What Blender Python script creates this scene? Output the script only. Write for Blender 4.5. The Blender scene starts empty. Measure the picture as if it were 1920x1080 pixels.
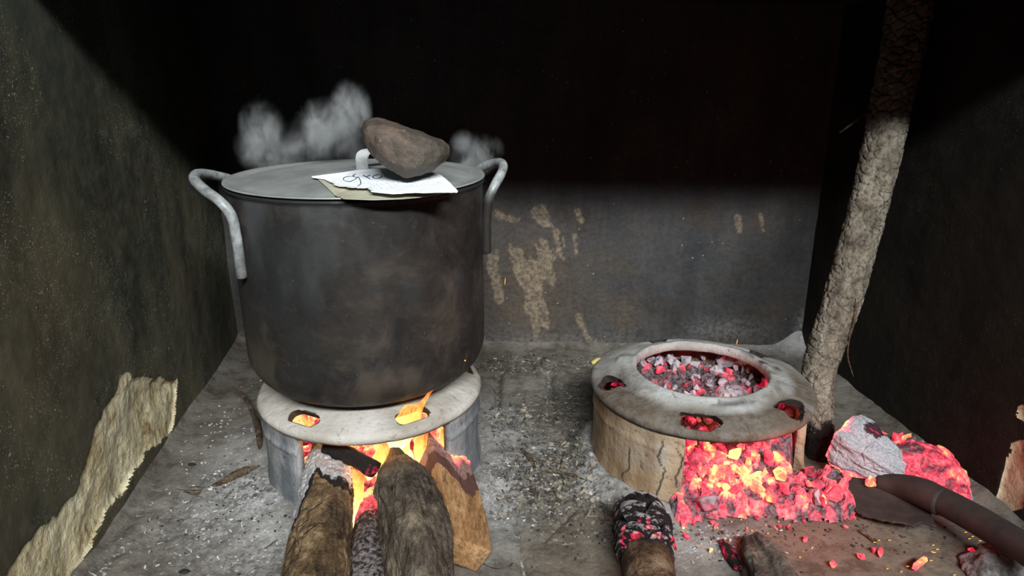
import bpy, bmesh, math, random
import numpy as np
from mathutils import Vector, Matrix
random.seed(7); RNG = np.random.default_rng(7)
SC = bpy.context.scene; COL = SC.collection

# ---------------------------------------------------------------- camera, light, world
PITCH = math.radians(18.0); CAMZ = 0.765; FPX = 1280.0
cam_d = bpy.data.cameras.new('camera'); cam_d.sensor_width = 36; cam_d.lens = 36*FPX/1920; cam_d.clip_start = 0.02
cam = bpy.data.objects.new('camera', cam_d); COL.objects.link(cam)
cam.location = (0, 0, CAMZ); cam.rotation_euler = (math.radians(90)-PITCH, 0, 0); SC.camera = cam
SC.view_settings.view_transform = 'Standard'; SC.view_settings.look = 'None'
SC.view_settings.exposure = 0.0; SC.view_settings.gamma = 1.0; SC.view_settings.use_curve_mapping = False
world = bpy.data.worlds.new('world'); SC.world = world; world.use_nodes = True
world.node_tree.nodes['Background'].inputs[0].default_value = (0.5, 0.58, 0.56, 1)
world.node_tree.nodes['Background'].inputs[1].default_value = 0.010
SC.cycles.volume_step_rate = 1.0; SC.cycles.volume_max_steps = 128
SC.cycles.max_bounces = 6; SC.cycles.transparent_max_bounces = 16
def lamp(name, kind, loc, energy, color, **kw):
    d = bpy.data.lights.new(name, kind); d.energy = energy; d.color = color
    for k, v in kw.items(): setattr(d, k, v)
    o = bpy.data.objects.new(name, d); COL.objects.link(o); o.location = loc
    return o
# daylight that falls through the open doorway behind the viewer
day = lamp('doorway_daylight', 'AREA', (0.75, -2.45, 2.95), 470, (0.97, 1.0, 0.985), shape='RECTANGLE', size=2.6, size_y=0.34)
day.rotation_euler = (Vector((0, 1.45, 0.35)) - day.location).to_track_quat('-Z', 'Y').to_euler()
# light of the fires themselves
lamp('fire_light_pot', 'POINT', (-0.265, 1.13, 0.10), 2.2, (1, 0.36, 0.10), shadow_soft_size=0.04)
lamp('fire_light_mouth', 'POINT', (-0.28, 1.02, 0.085), 0.35, (1, 0.36, 0.12), shadow_soft_size=0.02)
lamp('fire_light_embers', 'POINT', (0.39, 1.16, 0.135), 0.45, (1, 0.16, 0.10), shadow_soft_size=0.05)
lamp('fire_light_spill', 'POINT', (0.50, 0.97, 0.12), 0.7, (1, 0.10, 0.09), shadow_soft_size=0.05)

# ---------------------------------------------------------------- camera maths: a pixel of the photo -> a point on a plane
_s, _c = math.sin(PITCH), math.cos(PITCH)
def ray(px, py):
    u = (540-py)/FPX
    return Vector(((px-960)/FPX, _c+u*_s, -_s+u*_c))
def W(px, py, z=None, y=None, d=None):
    r = ray(px, py)
    if z is not None: s = (z-CAMZ)/r.z
    elif y is not None: s = y/r.y
    else: s = d
    return Vector((0, 0, CAMZ)) + r*s

# ---------------------------------------------------------------- noise in numpy
def _hash(ix, iy, iz, seed):
    h = (ix*374761393 + iy*668265263 + iz*2147483647 + seed*974711) & 0xffffffff
    h = ((h ^ (h >> 13))*1274126177) & 0xffffffff
    return ((h ^ (h >> 16)) & 0xffff)/65535.0
def vnoise(x, y, z, seed=0):
    xi, yi, zi = np.floor(x).astype(np.int64), np.floor(y).astype(np.int64), np.floor(z).astype(np.int64)
    fx, fy, fz = x-xi, y-yi, z-zi
    fx, fy, fz = [f*f*(3-2*f) for f in (fx, fy, fz)]
    r = 0
    for a in (0, 1):
        for b in (0, 1):
            for c in (0, 1):
                w = (fx if a else 1-fx)*(fy if b else 1-fy)*(fz if c else 1-fz)
                r = r + w*_hash(xi+a, yi+b, zi+c, seed)
    return r
def fbm(x, y, z, oct=4, seed=0, gain=0.5):
    r, a, t = 0, 1.0, 0.0
    for i in range(oct):
        r = r + a*(vnoise(x, y, z, seed+i*17)*2-1); t += a
        x, y, z, a = x*2.03, y*2.03, z*2.03, a*gain
    return r/t
def vor(x, y, seed=0, perx=None):            # F1, F2-F1, cell id in 2D (x may wrap)
    xi, yi = np.floor(x).astype(np.int64), np.floor(y).astype(np.int64)
    f1 = np.full(x.shape, 9.0); f2 = np.full(x.shape, 9.0); cid = np.zeros(x.shape)
    for a in (-1, 0, 1):
        for b in (-1, 0, 1):
            cx, cy = xi+a, yi+b
            hx = np.mod(cx, perx) if perx else cx
            jx, jy = _hash(hx, cy, 0*cx, seed), _hash(hx, cy, 0*cx+7, seed)
            d = np.hypot(cx+jx-x, cy+jy-y)
            n1 = d < f1
            f2 = np.where(n1, f1, np.minimum(f2, d)); cid = np.where(n1, _hash(hx, cy, 0*cx+3, seed), cid)
            f1 = np.where(n1, d, f1)
    return f1, f2-f1, cid
def ss(a, b, x):
    t = np.clip((x-a)/(b-a), 0, 1); return t*t*(3-2*t)
def gauss(x, y, cx, cy, sx, sy=None):
    sy = sy or sx
    return np.exp(-((x-cx)/sx)**2-((y-cy)/sy)**2)
def inpoly(X, Y, poly):
    r = np.zeros(X.shape, bool); n = len(poly)
    for i in range(n):
        x1, y1 = poly[i][:2]; x2, y2 = poly[(i+1) % n][:2]
        if y1 == y2: continue
        c = ((y1 > Y) != (y2 > Y)) & (X < (x2-x1)*(Y-y1)/(y2-y1)+x1)
        r ^= c
    return r
def segd(X, Y, a, b):
    ax, ay, bx, by = a[0], a[1], b[0], b[1]
    t = np.clip(((X-ax)*(bx-ax)+(Y-ay)*(by-ay))/((bx-ax)**2+(by-ay)**2+1e-12), 0, 1)
    return np.hypot(X-ax-t*(bx-ax), Y-ay-t*(by-ay))

# ---------------------------------------------------------------- object helpers
def link(o, parent=None):
    COL.objects.link(o)
    if parent: o.parent = parent
    return o
def tag(o, label=None, cat=None, group=None, kind=None):
    if label: o['label'] = label
    if cat: o['category'] = cat
    if group: o['group'] = group
    if kind: o['kind'] = kind
    return o
def empty(name, loc=(0, 0, 0)):
    o = bpy.data.objects.new(name, None); o.location = loc; o.empty_display_size = 0.05
    COL.objects.link(o); return o
def mesh_np(name, V, F, mat, parent=None, col=None, smooth=True, link_it=True):
    me = bpy.data.meshes.new(name)
    V = np.asarray(V, dtype=np.float32); me.vertices.add(len(V)); me.vertices.foreach_set('co', V.ravel())
    quads = isinstance(F, np.ndarray)
    if quads:
        k = F.shape[1]; me.loops.add(F.size); me.loops.foreach_set('vertex_index', F.ravel().astype(np.int32))
        me.polygons.add(len(F)); me.polygons.foreach_set('loop_start', np.arange(0, F.size, k, dtype=np.int32))
    else:
        tot = [len(f) for f in F]; me.loops.add(sum(tot))
        me.loops.foreach_set('vertex_index', np.array([i for f in F for i in f], dtype=np.int32))
        me.polygons.add(len(F)); me.polygons.foreach_set('loop_start', np.concatenate([[0], np.cumsum(tot)[:-1]]).astype(np.int32))
    me.update(calc_edges=True)
    me.polygons.foreach_set('use_smooth', [smooth]*len(me.polygons))
    if col is not None:
        a = me.attributes.new('m', 'FLOAT_COLOR', 'POINT')
        c = np.ones((len(V), 4), dtype=np.float32); c[:, :3] = np.asarray(col, dtype=np.float32).reshape(-1, 3)
        a.data.foreach_set('color', c.ravel())
    me.materials.append(mat); me.validate()
    o = bpy.data.objects.new(name, me)
    if link_it: link(o, parent)
    return o
def gridfaces(nu, nv, wrap_u=False, wrap_v=False):
    iu = np.arange(nu if wrap_u else nu-1); iv = np.arange(nv if wrap_v else nv-1)
    A, B = np.meshgrid(iu, iv, indexing='ij'); A2, B2 = (A+1) % nu, (B+1) % nv
    return np.stack([A*nv+B, A2*nv+B, A2*nv+B2, A*nv+B2], -1).reshape(-1, 4)
def grid(name, P, mat, parent=None, col=None, wrap_u=False, wrap_v=False, **kw):
    nu, nv = P.shape[:2]
    return mesh_np(name, P.reshape(-1, 3), gridfaces(nu, nv, wrap_u, wrap_v), mat, parent,
                   None if col is None else col.reshape(-1, 3), **kw)
def catmull(pts, n):
    P = np.array(pts, float); P = np.vstack([2*P[0]-P[1], P, 2*P[-1]-P[-2]])
    m = len(P)-3; t = np.linspace(0, m-1e-9, n); i = t.astype(int); f = (t-i)[:, None]
    p0, p1, p2, p3 = P[i], P[i+1], P[i+2], P[i+3]
    return 0.5*(2*p1+(p2-p0)*f+(2*p0-5*p1+4*p2-p3)*f**2+(3*p1-p0-3*p2+p3)*f**3)
def tubep(pts, radii, nseg=16, nlen=40, disp=None, capk=(0.93, 0.75, 0.45, 0.0), bulge=0.35, up=(0, 0, 1)):
    """points of a closed tube: rows along the length, columns round it; disp(U, TH, L) -> added radius (relative)"""
    R = catmull([[r] for r in radii], nlen)[:, 0]; C = catmull(pts, nlen)
    T = np.gradient(C, axis=0); T /= np.linalg.norm(T, axis=1)[:, None]
    a = np.array(up, float)
    if abs(T[0] @ a) > 0.9: a = np.array([1.0, 0, 0])
    N = np.zeros_like(T); n = a-(a@T[0])*T[0]; n /= np.linalg.norm(n)
    for i in range(nlen):
        n = n-(n@T[i])*T[i]; n /= np.linalg.norm(n); N[i] = n
    B = np.cross(T, N)
    s = np.concatenate([[0], np.cumsum(np.linalg.norm(np.diff(C, axis=0), axis=1))])
    idx = []; sc = []; off = []
    k = list(capk)
    for q in reversed(k): idx.append(0); sc.append(q); off.append(-bulge*R[0]*math.sqrt(max(0, 1-q*q)))
    for i in range(nlen): idx.append(i); sc.append(1); off.append(0)
    for q in k: idx.append(nlen-1); sc.append(q); off.append(bulge*R[-1]*math.sqrt(max(0, 1-q*q)))
    idx = np.array(idx); sc = np.array(sc)[:, None]; off = np.array(off)[:, None]
    th = np.linspace(0, 2*np.pi, nseg, endpoint=False)
    TH, U = np.meshgrid(th, s[idx]/s[-1]); L = U*s[-1]
    rr = np.ones_like(TH)
    if disp is not None: rr = rr+disp(U, TH, L)
    rr = rr*sc*R[idx][:, None]
    P = C[idx][:, None, :]+T[idx][:, None, :]*off[:, :, None]+rr[..., None]*(np.cos(TH)[..., None]*N[idx][:, None, :]+np.sin(TH)[..., None]*B[idx][:, None, :])
    return P, U, TH, L
def tube(name, pts, radii, mat, parent=None, nseg=16, nlen=40, disp=None, colf=None, **kw):
    if not hasattr(radii, '__len__'): radii = [radii]*len(pts)
    P, U, TH, L = tubep(pts, radii, nseg, nlen, disp, **kw)
    col = None if colf is None else np.stack(colf(U, TH, L, P), -1)
    return grid(name, P, mat, parent, col, wrap_v=True)
def lathe(name, prof, mat, center, parent=None, nseg=128, th0=None, th1=None, closed_prof=False, dispf=None, colf=None):
    """prof: (r, z) list; th measured from the front (-y), positive to the right (+x)"""
    full = th0 is None
    th = np.linspace(0, 2*np.pi, nseg, endpoint=False) if full else np.linspace(th0, th1, nseg)
    R = np.array([p[0] for p in prof]); Z = np.array([p[1] for p in prof])
    TH, RR = np.meshgrid(th, R, indexing='ij'); ZZ = np.broadcast_to(Z, TH.shape).copy()
    if dispf is not None:
        dr, dz = dispf(TH, RR, ZZ); RR = RR+dr; ZZ = ZZ+dz
    P = np.stack([center[0]+RR*np.sin(TH), center[1]-RR*np.cos(TH), center[2]+ZZ], -1)
    col = None if colf is None else np.stack(colf(TH, RR, ZZ), -1)
    F = gridfaces(len(th), len(prof), full, closed_prof)
    if not full and closed_prof:
        n = len(prof); F = [list(map(int, f)) for f in F]; F.append(list(range(n))[::-1]); F.append([(len(th)-1)*n+i for i in range(n)])
    o = mesh_np(name, P.reshape(-1, 3), F, mat, parent, None if col is None else col.reshape(-1, 3))
    bm = bmesh.new(); bm.from_mesh(o.data); bmesh.ops.recalc_face_normals(bm, faces=bm.faces); bm.to_mesh(o.data); bm.free()
    return o
def apply_mods(o):
    dg = bpy.context.evaluated_depsgraph_get(); me = bpy.data.meshes.new_from_object(o.evaluated_get(dg))
    o.modifiers.clear(); o.data = me

# ---------------------------------------------------------------- materials
class M:
    def __init__(s, name):
        s.m = bpy.data.materials.new(name); s.m.use_nodes = True; s.t = s.m.node_tree
        s.b = s.t.nodes['Principled BSDF']; s.out = s.t.nodes['Material Output']
    def n(s, typ, ins=None, **kw):
        x = s.t.nodes.new(typ)
        for k, v in kw.items(): setattr(x, k, v)
        for k, v in (ins or {}).items(): s.set(x.inputs[k], v)
        return x
    def set(s, sock, v):
        if isinstance(v, bpy.types.NodeSocket): s.t.links.new(v, sock)
        elif hasattr(v, '__len__') and sock.type == 'RGBA' and len(v) == 3: sock.default_value = (*v, 1)
        else: sock.default_value = v
    def coord(s, which='Object', scale=(1, 1, 1)):
        c = s.n('ShaderNodeTexCoord'); m = s.n('ShaderNodeMapping', {0: c.outputs[which], 'Scale': scale}); return m.outputs[0]
    def noise(s, vec, scale, detail=5, rough=0.6, dist=0.0):
        return s.n('ShaderNodeTexNoise', {'Vector': vec, 'Scale': scale, 'Detail': detail, 'Roughness': rough, 'Distortion': dist}).outputs[0]
    def vor(s, vec, scale, feature='F1', out=0, rnd=1.0):
        return s.n('ShaderNodeTexVoronoi', {'Vector': vec, 'Scale': scale, 'Randomness': rnd}, feature=feature).outputs[out]
    def ramp(s, fac, stops, interp='LINEAR'):
        r = s.n('ShaderNodeValToRGB', {0: fac}); e = r.color_ramp.elements; r.color_ramp.interpolation = interp
        while len(e) < len(stops): e.new(0.5)
        for el, (p, c) in zip(e, stops):
            el.position = p; el.color = (*c, 1) if hasattr(c, '__len__') else (c, c, c, 1)
        return r.outputs[0]
    def mix(s, f, a, b, mode='MIX'):
        x = s.n('ShaderNodeMix', data_type='RGBA', blend_type=mode)
        s.set(x.inputs[0], f); s.set(x.inputs[6], a); s.set(x.inputs[7], b); return x.outputs[2]
    def math(s, op, a, b=0.0, clamp=False):
        x = s.n('ShaderNodeMath', {0: a, 1: b}, operation=op); x.use_clamp = clamp; return x.outputs[0]
    def attr(s, name='m'):
        a = s.n('ShaderNodeAttribute', attribute_name=name); sp = s.n('ShaderNodeSeparateColor', {0: a.outputs[0]}); return sp.outputs
    def bump(s, h, strength=0.5, dist=0.003, normal=None):
        b = s.n('ShaderNodeBump', {'Strength': strength, 'Distance': dist, 'Height': h})
        if normal is not None: s.set(b.inputs['Normal'], normal)
        return b.outputs[0]
    def fin(s, col, rough=0.8, normal=None, spec=0.3, metal=0.0, **ins):
        s.set(s.b.inputs['Base Color'], col); s.set(s.b.inputs['Roughness'], rough); s.set(s.b.inputs['Metallic'], metal)
        s.set(s.b.inputs['Specular IOR Level'], spec)
        if normal is not None: s.set(s.b.inputs['Normal'], normal)
        for k, v in ins.items(): s.set(s.b.inputs[k.replace('_', ' ')], v)
        return s.m

def mat_back():
    m = M('soot_back_wall'); v = m.coord(); vs = m.coord(scale=(1, 1, 0.25))
    a = m.noise(vs, 11, 7, 0.68); b = m.noise(v, 6, 6, 0.65)
    col = m.ramp(b, [(0.36, (0.024, 0.020, 0.017)), (0.5, (0.030, 0.031, 0.035)), (0.66, (0.050, 0.040, 0.031))])
    col = m.mix(m.ramp(a, [(0.38, 0.0), (0.68, 0.75)]), col, (0.062, 0.060, 0.060))
    mk = m.attr()                              # R: pale flaked streaks, G: brownish area, B: ash at the foot
    fine = m.noise(v, 90, 5, 0.7)
    col = m.mix(m.math('MULTIPLY', mk[1], m.ramp(fine, [(0.3, 0.3), (0.7, 1.0)])), col, (0.095, 0.068, 0.046))
    col = m.mix(m.math('MULTIPLY', mk[0], m.ramp(fine, [(0.4, 0.35), (0.6, 1.0)])), col, (0.20, 0.155, 0.11))
    col = m.mix(m.math('MULTIPLY', mk[2], m.ramp(fine, [(0.35, 0.1), (0.6, 1.0)])), col, (0.16, 0.155, 0.15))
    sp = m.vor(v, 48); sz = m.noise(v, 9, 2)
    spk = m.math('MULTIPLY', m.math('LESS_THAN', sp, 0.10), m.math('GREATER_THAN', sz, 0.56))
    col = m.mix(spk, col, (0.22, 0.21, 0.18))
    col = m.mix(m.ramp(fine, [(0.3, 0.55), (0.6, 0.0)]), col, m.mix(1.0, col, (0.4, 0.4, 0.4), 'MULTIPLY'))
    h = m.math('ADD', m.noise(v, 40, 6, 0.7), m.math('MULTIPLY', m.noise(v, 200, 3), 0.4))
    return m.fin(col, 0.75, m.bump(h, 0.6, 0.004), 0.25)
def mat_side(name, tint=(1, 1, 1), k=1.0):
    m = M(name); v = m.coord(); vs = m.coord(scale=(1, 1, 0.35))
    a = m.noise(vs, 7, 8, 0.68); b = m.noise(v, 30, 6, 0.7)
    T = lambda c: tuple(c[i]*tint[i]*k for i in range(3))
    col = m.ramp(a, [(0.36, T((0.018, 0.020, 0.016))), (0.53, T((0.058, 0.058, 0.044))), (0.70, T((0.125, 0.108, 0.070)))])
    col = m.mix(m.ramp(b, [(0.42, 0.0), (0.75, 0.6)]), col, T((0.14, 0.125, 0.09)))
    mk = m.attr(); col = m.mix(mk[0], col, T((0.15, 0.125, 0.075)))
    col = m.mix(mk[1], col, T((0.035, 0.043, 0.038)))
    sp = m.vor(m.n('ShaderNodeVectorMath', {0: v, 1: m.n('ShaderNodeTexNoise', {'Vector': v, 'Scale': 30.0}).outputs[1]}, operation='ADD').outputs[0], 21); sz = m.noise(v, 6, 3)
    spk = m.math('MULTIPLY', m.math('LESS_THAN', sp, 0.19), m.math('GREATER_THAN', sz, 0.50))
    col = m.mix(spk, col, T((0.42, 0.39, 0.30)))
    h = m.math('ADD', m.noise(v, 30, 7, 0.7), m.math('MULTIPLY', m.noise(v, 160, 3), 0.35))
    return m.fin(col, 0.75, m.bump(h, 0.5, 0.0025), 0.25)
def mat_plaster():
    m = M('broken_plaster'); v = m.coord(); a = m.noise(v, 13, 7, 0.68, 0.6); b = m.noise(v, 60, 5, 0.7)
    col = m.ramp(a, [(0.33, (0.26, 0.18, 0.09)), (0.43, (0.50, 0.42, 0.26)), (0.6, (0.66, 0.60, 0.42)), (0.75, (0.80, 0.76, 0.60))])
    col = m.mix(m.ramp(b, [(0.33, 0.6), (0.45, 0.0)]), col, (0.16, 0.12, 0.07))
    return m.fin(col, 0.95, m.bump(m.math('ADD', a, m.math('MULTIPLY', b, 0.6)), 0.9, 0.008), 0.1)
def mat_floor():
    m = M('ashy_concrete'); v = m.coord()
    big = m.noise(v, 5, 5, 0.6); mid = m.noise(v, 26, 6, 0.7); fine = m.noise(v, 130, 4, 0.75)
    col = m.ramp(big, [(0.33, (0.075, 0.065, 0.054)), (0.52, (0.130, 0.117, 0.102)), (0.72, (0.195, 0.180, 0.160))])
    mk = m.attr()
    col = m.mix(mk[2], col, (0.115, 0.092, 0.070))
    col = m.mix(m.ramp(mid, [(0.36, 0.85), (0.54, 0.0)]), col, m.mix(1.0, col, (0.45, 0.42, 0.38), 'MULTIPLY'))
    ashf = m.math('MULTIPLY', mk[0], m.ramp(mid, [(0.3, 0.55), (0.6, 1.0)]))
    col = m.mix(ashf, col, (0.33, 0.325, 0.325))
    speck = m.ramp(fine, [(0.33, 1.0), (0.42, 0.0)])
    lit = m.math('MULTIPLY', mk[1], m.ramp(m.noise(v, 75, 5, 0.8), [(0.42, 0.95), (0.56, 0.0)]))
    col = m.mix(m.math('MAXIMUM', lit, m.math('MULTIPLY', speck, 0.35)), col, (0.03, 0.028, 0.025))
    wh = m.math('MULTIPLY', m.math('MAXIMUM', m.math('MULTIPLY', mk[0], 0.9), mk[1]), m.ramp(m.noise(v, 110, 3, 0.6), [(0.60, 0.0), (0.68, 0.9)]))
    col = m.mix(wh, col, (0.50, 0.50, 0.47))
    h = m.math('ADD', m.math('MULTIPLY', mid, 1.4), m.math('MULTIPLY', fine, 0.5))
    return m.fin(col, 0.9, m.bump(h, 0.8, 0.004), 0.2)
def mat_soot():
    m = M('thick_soot'); v = m.coord(); return m.fin(m.ramp(m.noise(v, 8), [(0.3, (0.008, 0.008, 0.008)), (0.7, (0.02, 0.02, 0.019))]), 0.9, None, 0.1)
def mat_pot():
    m = M('smoked_aluminium'); v = m.coord()
    z = m.n('ShaderNodeSeparateXYZ', {0: v}).outputs[2]
    a = m.noise(v, 10, 7, 0.65, 0.6); b = m.noise(v, 42, 6, 0.7, 1.0); c = m.noise(v, 160, 3, 0.7)
    up = m.ramp(a, [(0.38, (0.009, 0.011, 0.011)), (0.52, (0.024, 0.028, 0.031)), (0.68, (0.058, 0.064, 0.074))])
    lo = m.ramp(a, [(0.38, (0.007, 0.006, 0.0055)), (0.54, (0.019, 0.015, 0.0125)), (0.70, (0.048, 0.036, 0.028))])
    f = m.ramp(m.math('ADD', z, m.math('MULTIPLY', m.math('SUBTRACT', a, 0.5), 0.25)), [(0.33, 1.0), (0.47, 0.0)])
    col = m.mix(f, up, lo)
    mk = m.attr(); col = m.mix(mk[0], col, (0.045, 0.048, 0.052)); col = m.mix(mk[1], col, (0.012, 0.013, 0.013)); col = m.mix(mk[2], col, (0.055, 0.045, 0.034))
    col = m.mix(m.ramp(b, [(0.52, 0.0), (0.74, 0.35)]), col, (0.055, 0.057, 0.062))
    col = m.mix(m.math('MULTIPLY', m.ramp(c, [(0.70, 0.0), (0.74, 0.8)]), m.math('GREATER_THAN', b, 0.52)), col, (0.16, 0.15, 0.14))
    r = m.ramp(b, [(0.35, 0.72), (0.65, 0.5)])
    return m.fin(col, r, m.bump(m.math('ADD', b, m.math('MULTIPLY', c, 0.4)), 0.35, 0.0015), 0.35, 0.1)
def mat_metal(name, c0, c1, rough=0.4, metal=0.7, sc=25, bs=0.2):
    m = M(name); v = m.coord(); a = m.noise(v, sc, 5, 0.65)
    return m.fin(m.ramp(a, [(0.35, c0), (0.65, c1)]), m.ramp(a, [(0.3, rough+0.12), (0.7, rough-0.05)]), m.bump(a, bs, 0.001), 0.5, metal)
def mat_clay(name, c0, c1, c2, streak, sk):
    m = M(name); v = m.coord(); vs = m.coord(scale=(1, 1, 0.12))
    a = m.noise(v, 9, 6, 0.6); b = m.noise(v, 55, 6, 0.7); s = m.noise(vs, 20, 4, 0.6)
    col = m.ramp(a, [(0.34, c0), (0.52, c1), (0.68, c2)])
    mk = m.attr()
    col = m.mix(m.math('MULTIPLY', mk[1], m.ramp(s, [(0.38, 0.0), (0.62, sk)])), col, streak)
    col = m.mix(m.math('MULTIPLY', mk[0], m.ramp(b, [(0.3, 0.7), (0.6, 1.0)])), col, (0.075, 0.055, 0.038))
    col = m.mix(mk[2], col, (0.018, 0.016, 0.015))
    col = m.mix(m.ramp(b, [(0.30, 0.75), (0.42, 0.0)]), col, m.mix(1.0, col, (0.3, 0.25, 0.2), 'MULTIPLY'))
    return m.fin(col, 0.85, m.bump(m.math('ADD', b, m.math('MULTIPLY', a, 0.8)), 0.8, 0.005), 0.25)
def mat_bark(name, cs, char=(0.012, 0.010, 0.010), ash=(0.42, 0.41, 0.42), scale=1.0, glow=2.0, axis=(1, 1, 1), spec=0.2, crack=0.5):
    """mk: R char, G ash, B glow"""
    m = M(name); v = m.coord(scale=axis); a = m.noise(v, 24*scale, 6, 0.65, 0.5); b = m.noise(v, 85*scale, 6, 0.7); c = m.noise(v, 280*scale, 3, 0.7)
    a2 = m.noise(v, 9*scale, 3, 0.6)
    col = m.ramp(a, [(0.32, cs[0]), (0.46, cs[1]), (0.58, cs[2]), (0.72, cs[3])])
    col = m.mix(m.ramp(b, [(0.34, 0.8), (0.5, 0.0)]), col, m.mix(1.0, col, (0.28, 0.24, 0.2), 'MULTIPLY'))
    col = m.mix(m.ramp(c, [(0.62, 0.0), (0.72, 0.4)]), col, (0.36, 0.33, 0.28))
    mk = m.attr()
    col = m.mix(m.ramp(a2, [(0.40, 0.55), (0.50, 0.0)]), col, m.mix(1.0, col, (0.5, 0.46, 0.42), 'MULTIPLY'))
    w_ = m.n('ShaderNodeVectorMath', {0: v, 1: m.n('ShaderNodeVectorMath', {0: m.n('ShaderNodeTexNoise', {'Vector': v, 'Scale': 30.0}).outputs[1], 3: 0.035}, operation='SCALE').outputs[0]}, operation='ADD').outputs[0]
    ck = m.math('MULTIPLY', m.ramp(m.vor(w_, 26*scale, 'DISTANCE_TO_EDGE'), [(0.0, 1.0), (0.05, 0.0)]), m.ramp(a2, [(0.46, 0.0), (0.6, crack)]))
    col = m.mix(ck, col, (0.02, 0.015, 0.012))
    e1 = m.math('ADD', mk[0], m.math('MULTIPLY', m.math('SUBTRACT', b, 0.5), 1.2))
    col = m.mix(m.ramp(e1, [(0.42, 0.0), (0.58, 1.0)]), col, char)
    e2 = m.math('ADD', mk[1], m.math('MULTIPLY', m.math('SUBTRACT', b, 0.5), 1.6))
    col = m.mix(m.ramp(e2, [(0.45, 0.0), (0.62, 1.0)]), col, m.mix(m.ramp(c, [(0.35, 0.0), (0.6, 1.0)]), tuple(x*0.55 for x in ash), ash))
    g = m.math('ADD', mk[2], m.math('MULTIPLY', m.math('SUBTRACT', a, 0.5), 0.8))
    g = m.math('ADD', g, m.math('MULTIPLY', m.math('SUBTRACT', b, 0.5), 0.9))
    em = m.ramp(g, [(0.42, (0, 0, 0)), (0.55, (0.30, 0.008, 0.03)), (0.75, (1.0, 0.06, 0.10)), (0.90, (1.0, 0.22, 0.10)), (1.0, (1.0, 0.7, 0.25))])
    return m.fin(col, 0.88, m.bump(m.math('SUBTRACT', m.math('ADD', m.math('MULTIPLY', a, 1.4), b), ck), 1.0, 0.007), spec, Emission_Color=em, Emission_Strength=glow)
EMR = [(0.12, (0.0, 0.0, 0.0)), (0.30, (0.09, 0.002, 0.010)), (0.47, (0.55, 0.012, 0.045)), (0.60, (1.0, 0.045, 0.095)), (0.74, (1.0, 0.13, 0.155)), (0.86, (1.0, 0.32, 0.12)), (1.0, (1.0, 0.85, 0.32))]
def mat_ember(name='ember', strength=1.15, base=0.0):
    m = M(name); v = m.coord()
    oi = m.n('ShaderNodeObjectInfo').outputs['Random']
    v2 = m.n('ShaderNodeVectorMath', {0: v, 1: m.n('ShaderNodeCombineXYZ', {0: m.math('MULTIPLY', oi, 31.0), 1: m.math('MULTIPLY', oi, 17.0)}).outputs[0]}, operation='ADD').outputs[0]
    heat = m.n('ShaderNodeAttribute', attribute_name='heat', attribute_type='OBJECT').outputs[2]
    a = m.noise(v2, 30, 6, 0.62, 0.8); b = m.noise(v2, 130, 4, 0.7)
    cr = m.ramp(m.vor(v2, 75, 'DISTANCE_TO_EDGE'), [(0.0, 0.12), (0.10, 0.0)])
    f = m.math('ADD', m.math('ADD', heat, base), m.math('MULTIPLY', m.math('SUBTRACT', a, 0.5), 1.75))
    f = m.math('ADD', f, cr)
    mk = m.attr()
    ashy = m.ramp(heat, [(0.12, 1.0), (0.3, 0.0)])
    f = m.math('ADD', f, mk[0])
    em = m.ramp(f, EMR)
    col = m.mix(m.ramp(m.math('ADD', m.math('SUBTRACT', b, m.math('MULTIPLY', heat, 0.30)), 0.12), [(0.42, 0.0), (0.60, 1.0)]), (0.030, 0.020, 0.022), m.mix(ashy, (0.12, 0.10, 0.11), (0.31, 0.28, 0.31)))
    return m.fin(col, 0.9, m.bump(m.math('ADD', a, b), 0.6, 0.002), 0.15, Emission_Color=em, Emission_Strength=strength)
def mat_flame():
    m = M('flame'); v = m.coord(scale=(1, 1, 0.25)); mk = m.attr()
    n = m.noise(v, 70, 4, 0.6, 1.0)
    t = m.math('ADD', mk[0], m.math('MULTIPLY', m.math('SUBTRACT', n, 0.5), 0.7))
    em = m.ramp(t, [(0.0, (1.0, 0.80, 0.34)), (0.35, (1.0, 0.62, 0.13)), (0.6, (1.0, 0.30, 0.05)), (0.85, (0.9, 0.08, 0.03)), (1.0, (0.5, 0.03, 0.02))])
    e = m.n('ShaderNodeEmission', {0: em, 1: m.ramp(t, [(0.0, 1.0), (1.0, 0.25)])}); s = m.math('MULTIPLY', m.ramp(t, [(0.0, 1.0), (1.0, 0.3)]), 3.0)
    m.set(e.inputs[1], s)
    tr = m.n('ShaderNodeBsdfTransparent')
    al = m.ramp(t, [(0.25, 0.85), (0.55, 0.55), (0.95, 0.0)])
    mx = m.n('ShaderNodeMixShader', {0: al, 1: tr.outputs[0], 2: e.outputs[0]})
    m.t.links.new(mx.outputs[0], m.out.inputs[0]); return m.m

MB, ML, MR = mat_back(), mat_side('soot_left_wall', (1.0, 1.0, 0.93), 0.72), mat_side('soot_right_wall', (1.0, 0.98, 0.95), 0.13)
MPL, MF, MS, MPOT = mat_plaster(), mat_floor(), mat_soot(), mat_pot()

# ---------------------------------------------------------------- the setting
LX0, LY0 = W(160, 1080, z=0).xy; LX1, LY1 = W(447, 640, z=0).xy
RX0, RY0 = W(1920, 990, z=0).xy; RX1, RY1 = W(1497, 655, z=0).xy
sl, sr = (LX1-LX0)/(LY1-LY0), (RX1-RX0)/(RY1-RY0)
lwx = lambda y: LX0+sl*(y-LY0)
rwx = lambda y: RX0+sr*(y-RY0)
bwy = lambda x: RY1+(LY1-RY1)*(x-RX1)/(LX1-RX1)
STL = Vector((-0.277, 1.228, 0)); STR = Vector((0.374, 1.236, 0))     # the two stoves

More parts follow.
